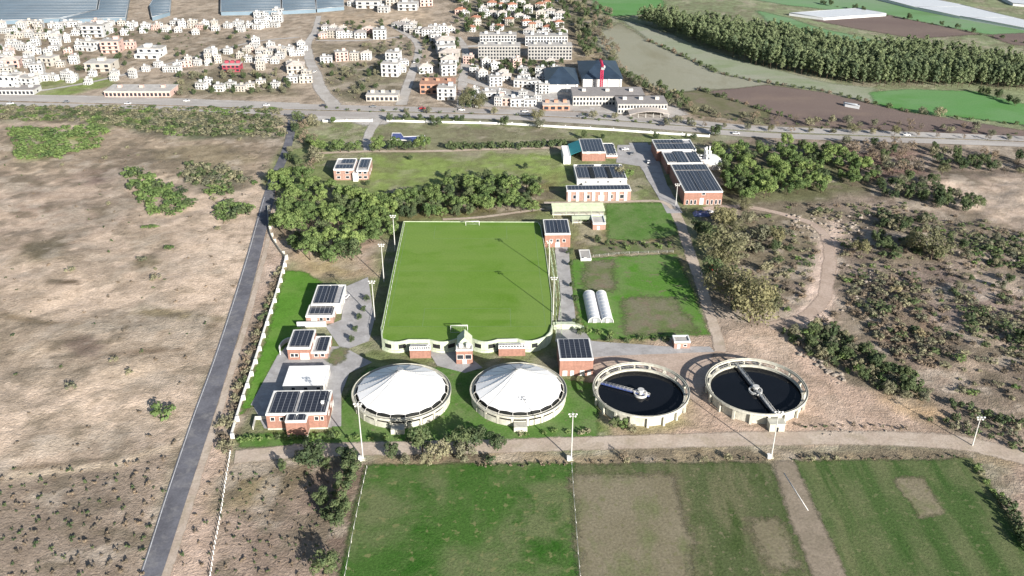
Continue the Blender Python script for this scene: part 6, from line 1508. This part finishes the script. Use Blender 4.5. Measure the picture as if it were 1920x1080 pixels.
mb = MB(); mb.box(-2.6, 2.6, -2.6, 2.6, 0, .8); mb.build('base', M['red'], r)
# bulk plastic greenhouses of the plain
def film_house(label, px, h=4.2, pitch=9.0, mat='film_blue'):
    c = P(sum(a for a, b in px) / len(px), sum(b for a, b in px) / len(px)); pts = [(P(a, b, h).x - c.x, P(a, b, h).y - c.y) for a, b in px]
    r = empty('greenhouse', (c.x, c.y, 0), 0, label, 'greenhouse')
    mb = MB(); mb.prism(pts, 0, h); mb.build('film_roof', M[mat], r)
    q = MB(); k = len(pts)
    for i in range(k):
        a, b = Vector(pts[i]), Vector(pts[(i + 1) % k]); q.tube((a.x, a.y, h), (b.x, b.y, h), .35, n=5)
    q.build('edge_gutter', M['greymetal'], r)
    # roof bars
    y0 = min(y for x, y in pts); y1 = max(y for x, y in pts); yy = y0 + pitch; q = MB()
    while yy < y1:
        xs = []
        for i in range(k):
            (ax, ay), (bx, by) = pts[i], pts[(i + 1) % k]
            if (ay > yy) != (by > yy): xs.append(ax + (bx - ax) * (yy - ay) / (by - ay))
        xs.sort()
        for i in range(0, len(xs) - 1, 2): q.tube((xs[i], yy, h + .15), (xs[i + 1], yy, h + .15), .16, n=5)
        yy += pitch
    if q.v: q.build('ridge_bar', M['greymetal'], r)
film_house('broad bluish greenhouse roofs covering the top left corner', [(-60, 40), (50, 37), (110, 34), (180, 18), (188, -25), (-60, -25)])
film_house('bluish greenhouse roof in the middle of the top left row', [(112, 36), (235, 33), (246, -25), (192, -25), (184, 18)])
film_house('bluish greenhouse roof right of the green strip at top', [(285, 32), (318, 22), (322, -25), (300, -25), (280, 10)])
film_house('bluish greenhouse roof above the white terrace row', [(414, 22), (526, 20), (526, -25), (414, -25)])
film_house('square bluish greenhouse left of the sandy lot at the top', [(529, 20), (592, 17), (588, -25), (529, -25)])
film_house('small bluish greenhouse at the left end of the sandy lot', [(594, 16.5), (645, 12), (642, -25), (592, -25)])
film_house('pale film greenhouse strip running across the far top right corner', [(1640, -6), (1720, -8), (1800, 8), (1940, 42), (1940, 55), (1800, 30), (1720, 14)], 3.0, 60, 'plastic')
film_house('pale film greenhouse beyond the plantation', [(1480, 24), (1610, 15), (1662, 25), (1545, 33)], 3.0, 60, 'plastic')
film_house('whitish film greenhouse at the very top edge, far right', [(1860, -14), (1990, -14), (1990, 14), (1900, 6)], 3.0, 60, 'plastic')
film_house('small white film tunnel at the hedgerow of the far ploughed field', [(1582, 191), (1609, 196), (1612, 199), (1585, 194)], 2.6, 60, 'plastic')
# ------------------------------------------------------------------ cars
def car_proto(paint):
    r = empty('car', (0, -5000, 0))
    mb = MB(); pr = [(-2.1, .35), (-2.15, .8), (-1.2, .95), (1.2, .95), (2.1, .82), (2.15, .35)]
    v = [(x, -.88, z) for x, z in pr] + [(x, .88, z) for x, z in pr]; n = 6
    mb.add(v, [tuple(range(n))] + [tuple(range(2 * n - 1, n - 1, -1))] + [((i + 1) % n, i, n + i, n + (i + 1) % n) for i in range(n)]); mb.build('body', M[paint], r)
    mb = MB(); mb.add([(-1.5, -.8, .953), (1.1, -.8, .953), (1.1, .8, .953), (-1.5, .8, .953), (-1.0, -.66, 1.45), (.4, -.66, 1.45), (.4, .66, 1.45), (-1.0, .66, 1.45)], [(0, 1, 5, 4), (1, 2, 6, 5), (2, 3, 7, 6), (3, 0, 4, 7)]); mb.build('window', M['glass'], r)
    mb = MB(); mb.box(-1.02, .42, -.68, .68, 1.452, 1.5); mb.build('roof', M[paint], r)
    me = None
    for sx in (-1.35, 1.35):
        for sy in (-.8, .8):
            if me is None: q = MB(); q.tube((0, -.12, 0), (0, .12, 0), .33, n=12); me = q.mesh('wheel', M['rubber'])
            o = bpy.data.objects.new('wheel', me); COL.objects.link(o); o.parent = r; o.location = (sx, sy, .33)
    index_kids(r); return r
CP = {k: car_proto('car_' + k) for k in ('white', 'red', 'grey', 'dark')}
for k, a, b, rz, l in [('white', 1216, 306, 1.5, 'white car parked in the shade of the process halls'), ('red', 792, 205, .1, 'red vehicle on the main road below the raw clay-block building'), ('dark', 606, 200, .1, 'dark car on the main road at the first street'),
        ('white', 350, 191, 0, 'white car on the main road at left'), ('grey', 125, 193, 0, 'grey car on the main road at far left'), ('white', 985, 211, -.1, 'white car on the main road before the construction ground'), ('grey', 1090, 220, -.1, 'grey car on the main road before the upper white building'),
        ('dark', 1560, 249, -.12, 'dark car on the far carriageway at right'), ('white', 1380, 252, -.12, 'white car on the near carriageway at the road bend'), ('white', 20, 196, .3, 'white car at the far left end of the main road'), ('dark', 925, 277, 0, 'dark car on the path beside the clipped hedge'),
        ('white', 1330, 400, .2, 'white car below the big process hall'), ('white', 662, 273, .4, 'white car beside the works drive hedge')]:
    p = P(a, b); o = dup(CP[k], (p.x, p.y, .32), rz, (1.15, 1.15, 1.15), l, 'cars on roads and yards'); o['category'] = 'car'
for k, a, b, rz, l in [('white', 648, 560, 1.2, 'white car parked at the top of the paved yard'), ('white', 500, 199, 0, 'white car on the main road right of the pinkish shop row'), ('grey', 700, 202, 0, 'grey car on the main road above the works entrance'), ('white', 866, 208, 0, 'white car on the main road at the third street'),
        ('dark', 1240, 236, -.1, 'dark car on the main road below the arched canopy'), ('white', 1700, 255, -.12, 'white car on the far carriageway at far right'), ('grey', 1185, 290, 1.4, 'grey car on the paved court between the hall rows'), ('white', 1172, 282, .2, 'white car parked at the edge of the paved court'), ('white', 590, 136, 1.4, 'white car on the first village street'), ('white', 778, 118, 1.4, 'white car on the second village street'), ('white', 240, 196, 0, 'white car before the pinkish shop row')]:
    p = P(a, b); o = dup(CP[k], (p.x, p.y, .32), rz, (1.15, 1.15, 1.15), l, 'cars on roads and yards'); o['category'] = 'car'
p = P(1335, 505); o = dup(CP['red'], (p.x, p.y, .3), 1.2, (1.2, 1.2, 1.3), 'red car at the garden road under the olive-toned trees', 'cars on roads and yards'); o['category'] = 'car'
for k in list(CP.values()): remove_tree(k)
for q in PR.values():
    if q[0]: remove_tree(q[0])
# tarpaulin heap by the process hall
p = P(1315, 402); mb = MB(); r_ = random.Random(5); n = 7
v = [(i * 1.6 - 4.8, j * 1.1 - 3.3, (0 if i in (0, n - 1) or j in (0, n - 1) else r_.uniform(.8, 1.9))) for j in range(n) for i in range(n)]
mb.add(v, [(j * n + i, j * n + i + 1, (j + 1) * n + i + 1, (j + 1) * n + i) for j in range(n - 1) for i in range(n - 1)]); o = mb.build('tarpaulin_heap', M['tarp'], None, (p.x, p.y, .0)); tag(o, 'heap covered with a crumpled blue tarpaulin below the big process hall', 'heap')
# village trees
def vt(px, n, gap, kinds, lo, hi, lb, gr): scatter(px, n, gap, kinds, lo, hi, lb, gr)
vt([(-20, 56), (480, 56), (470, 66), (-20, 70)], 34, 9, {'dark': 2, 'shrub_dark': 1}, .5, .8, 'dark tree among the far-left village houses', 'far-left village trees')
vt([(0, 66), (470, 64), (470, 130), (250, 112), (0, 118)], 60, 9, {'dark': 2, 'grey': 1, 'shrub_dark': 2}, .4, .75, 'dark tree scattered through the upper left village', 'upper left village trees')
vt([(580, 44), (860, 44), (860, 80), (760, 74), (600, 78)], 40, 7, {'dark': 2, 'grey': 1}, .45, .75, 'dark tree between the houses at the top of the street loop', 'loop top trees')
vt([(780, 100), (866, 84), (864, 150), (790, 160)], 24, 7, {'dark': 2, 'grey': 1}, .45, .75, 'dark tree between the houses by the third street', 'third street house trees')
vt([(330, 140), (540, 132), (545, 178), (330, 182)], 60, 6, {'dark': 1, 'grey': 2, 'shrub_dark': 1}, .5, .9, 'tree on the overgrown plot above the main road at left', 'overgrown plot trees')
vt([(600, 122), (725, 122), (725, 185), (640, 188), (612, 150)], 50, 6, {'dark': 1, 'grey': 2, 'shrub': 2}, .5, .95, 'tree on the overgrown plot inside the street loop', 'street loop trees')
vt([(680, 80), (775, 78), (775, 108), (690, 106)], 26, 6, {'grey': 2, 'shrub_dark': 1}, .5, .8, 'tree on the slope below the top row of the loop', 'upper loop trees')
vt([(855, 0), (1065, 0), (1075, 75), (1000, 60), (870, 62)], 95, 8, {'dark': 3, 'green': .6, 'grey': 1}, .7, 1.1, 'dark tree among the villas at top centre', 'villa trees')
vt([(785, 72), (862, 70), (862, 90), (800, 100)], 16, 7, {'grey': 1, 'dark': 1}, .5, .8, 'tree beside the third village street', 'third street trees')
vt([(880, 120), (1060, 118), (1020, 145), (890, 145)], 34, 7, {'dark': 2, 'grey': 1}, .6, .9, 'tree in the band below the apartment slabs', 'trees below the slabs')
vt([(870, 180), (900, 180), (905, 206), (878, 206)], 8, 5, {'dark': 1, 'olive': 1}, .8, 1.1, 'tree beside the white block at the third street', 'third street corner trees')
vt([(0, 105), (260, 110), (200, 145), (0, 140)], 36, 9, {'dark': 1, 'grey': 1, 'shrub_dark': 2}, .5, .8, 'tree scattered between the left village plots', 'left village trees')
vt([(600, 200), (720, 206), (1000, 216), (1000, 219), (720, 212), (600, 206)], 16, 9, {'shrub_dark': 1, 'grey': .5}, .6, .9, 'bush on the main road median near the works entrance', 'median bushes')
vt([(1090, 216), (1260, 228), (1300, 236), (1300, 240), (1090, 224)], 18, 7, {'shrub_dark': 1, 'grey': .6}, .7, 1.1, 'bush on the main road median below the white buildings', 'right median bushes')
for a, b, s, l in [(870, 205, 1.2, 'tall tree before the white block at the main road'), (1008, 226, 1.0, 'tree standing alone at the main road')]: one('olive', a, b, s, l)
# rocks on the rubble land
rock_me = []
for sd_ in range(5):
    r_ = random.Random(sd_); mb = MB(); vs = []
    for j in range(4):
        for i in range(6): a = 2 * math.pi * i / 6; q = (.75, 1, .8, .3)[j] * r_.uniform(.7, 1.2); vs.append((q * math.cos(a), q * math.sin(a), (-.2, .3, .7, .95)[j] * r_.uniform(.85, 1.1)))
    fs = [(j * 6 + i, j * 6 + (i + 1) % 6, (j + 1) * 6 + (i + 1) % 6, (j + 1) * 6 + i) for j in range(3) for i in range(6)] + [tuple(range(18, 24))]
    mb.add(vs, fs); rock_me.append(mb.mesh('boulder', M['rock']))
def rocks(px, n, lo, hi, lb, gr):
    poly = pxpoly(px); mn, mx = poly.min(0), poly.max(0); c = 0
    while c < n:
        x = R.uniform(mn[0], mx[0]); y = R.uniform(mn[1], mx[1])
        if sdist(np.array([x]), np.array([y]), poly)[0] < 0: continue
        c += 1; o = bpy.data.objects.new('boulder', R.choice(rock_me)); COL.objects.link(o); s = R.uniform(lo, hi)
        o.location = (x, y, hz(x, y) - .05); o.rotation_euler.z = R.uniform(0, 6.28); o.scale = (s, s * R.uniform(.7, 1.2), s * R.uniform(.6, 1)); tag(o, lb, 'rock', gr)
rocks([(1455, 405), (1630, 400), (1640, 440), (1600, 465), (1480, 440)], 70, .5, 1.5, 'pale broken rock in the rubble heaps above the sandy bend', 'rubble heap rocks')
rocks([(1495, 655), (1530, 668), (1590, 712), (1570, 722), (1500, 672)], 26, .5, 1.4, 'tan rock at the foot of the bank right of the bridge tank', 'bank-foot rocks')
rocks([(1570, 470), (1640, 500), (1640, 600), (1580, 600)], 40, .4, 1.1, 'grey rock scattered right of the sandy path', 'path-side rocks')
rocks([(1780, 440), (1920, 450), (1920, 500), (1800, 490)], 26, .4, 1.2, 'rock on the rubble slope at far right', 'far right rocks')
rocks([(1540, 805), (1700, 800), (1700, 815), (1540, 818)], 16, .3, .8, 'pale stone beside the far edge of the track', 'track-side stones')
# overflow of scrub too many to stand alone
flush_small()
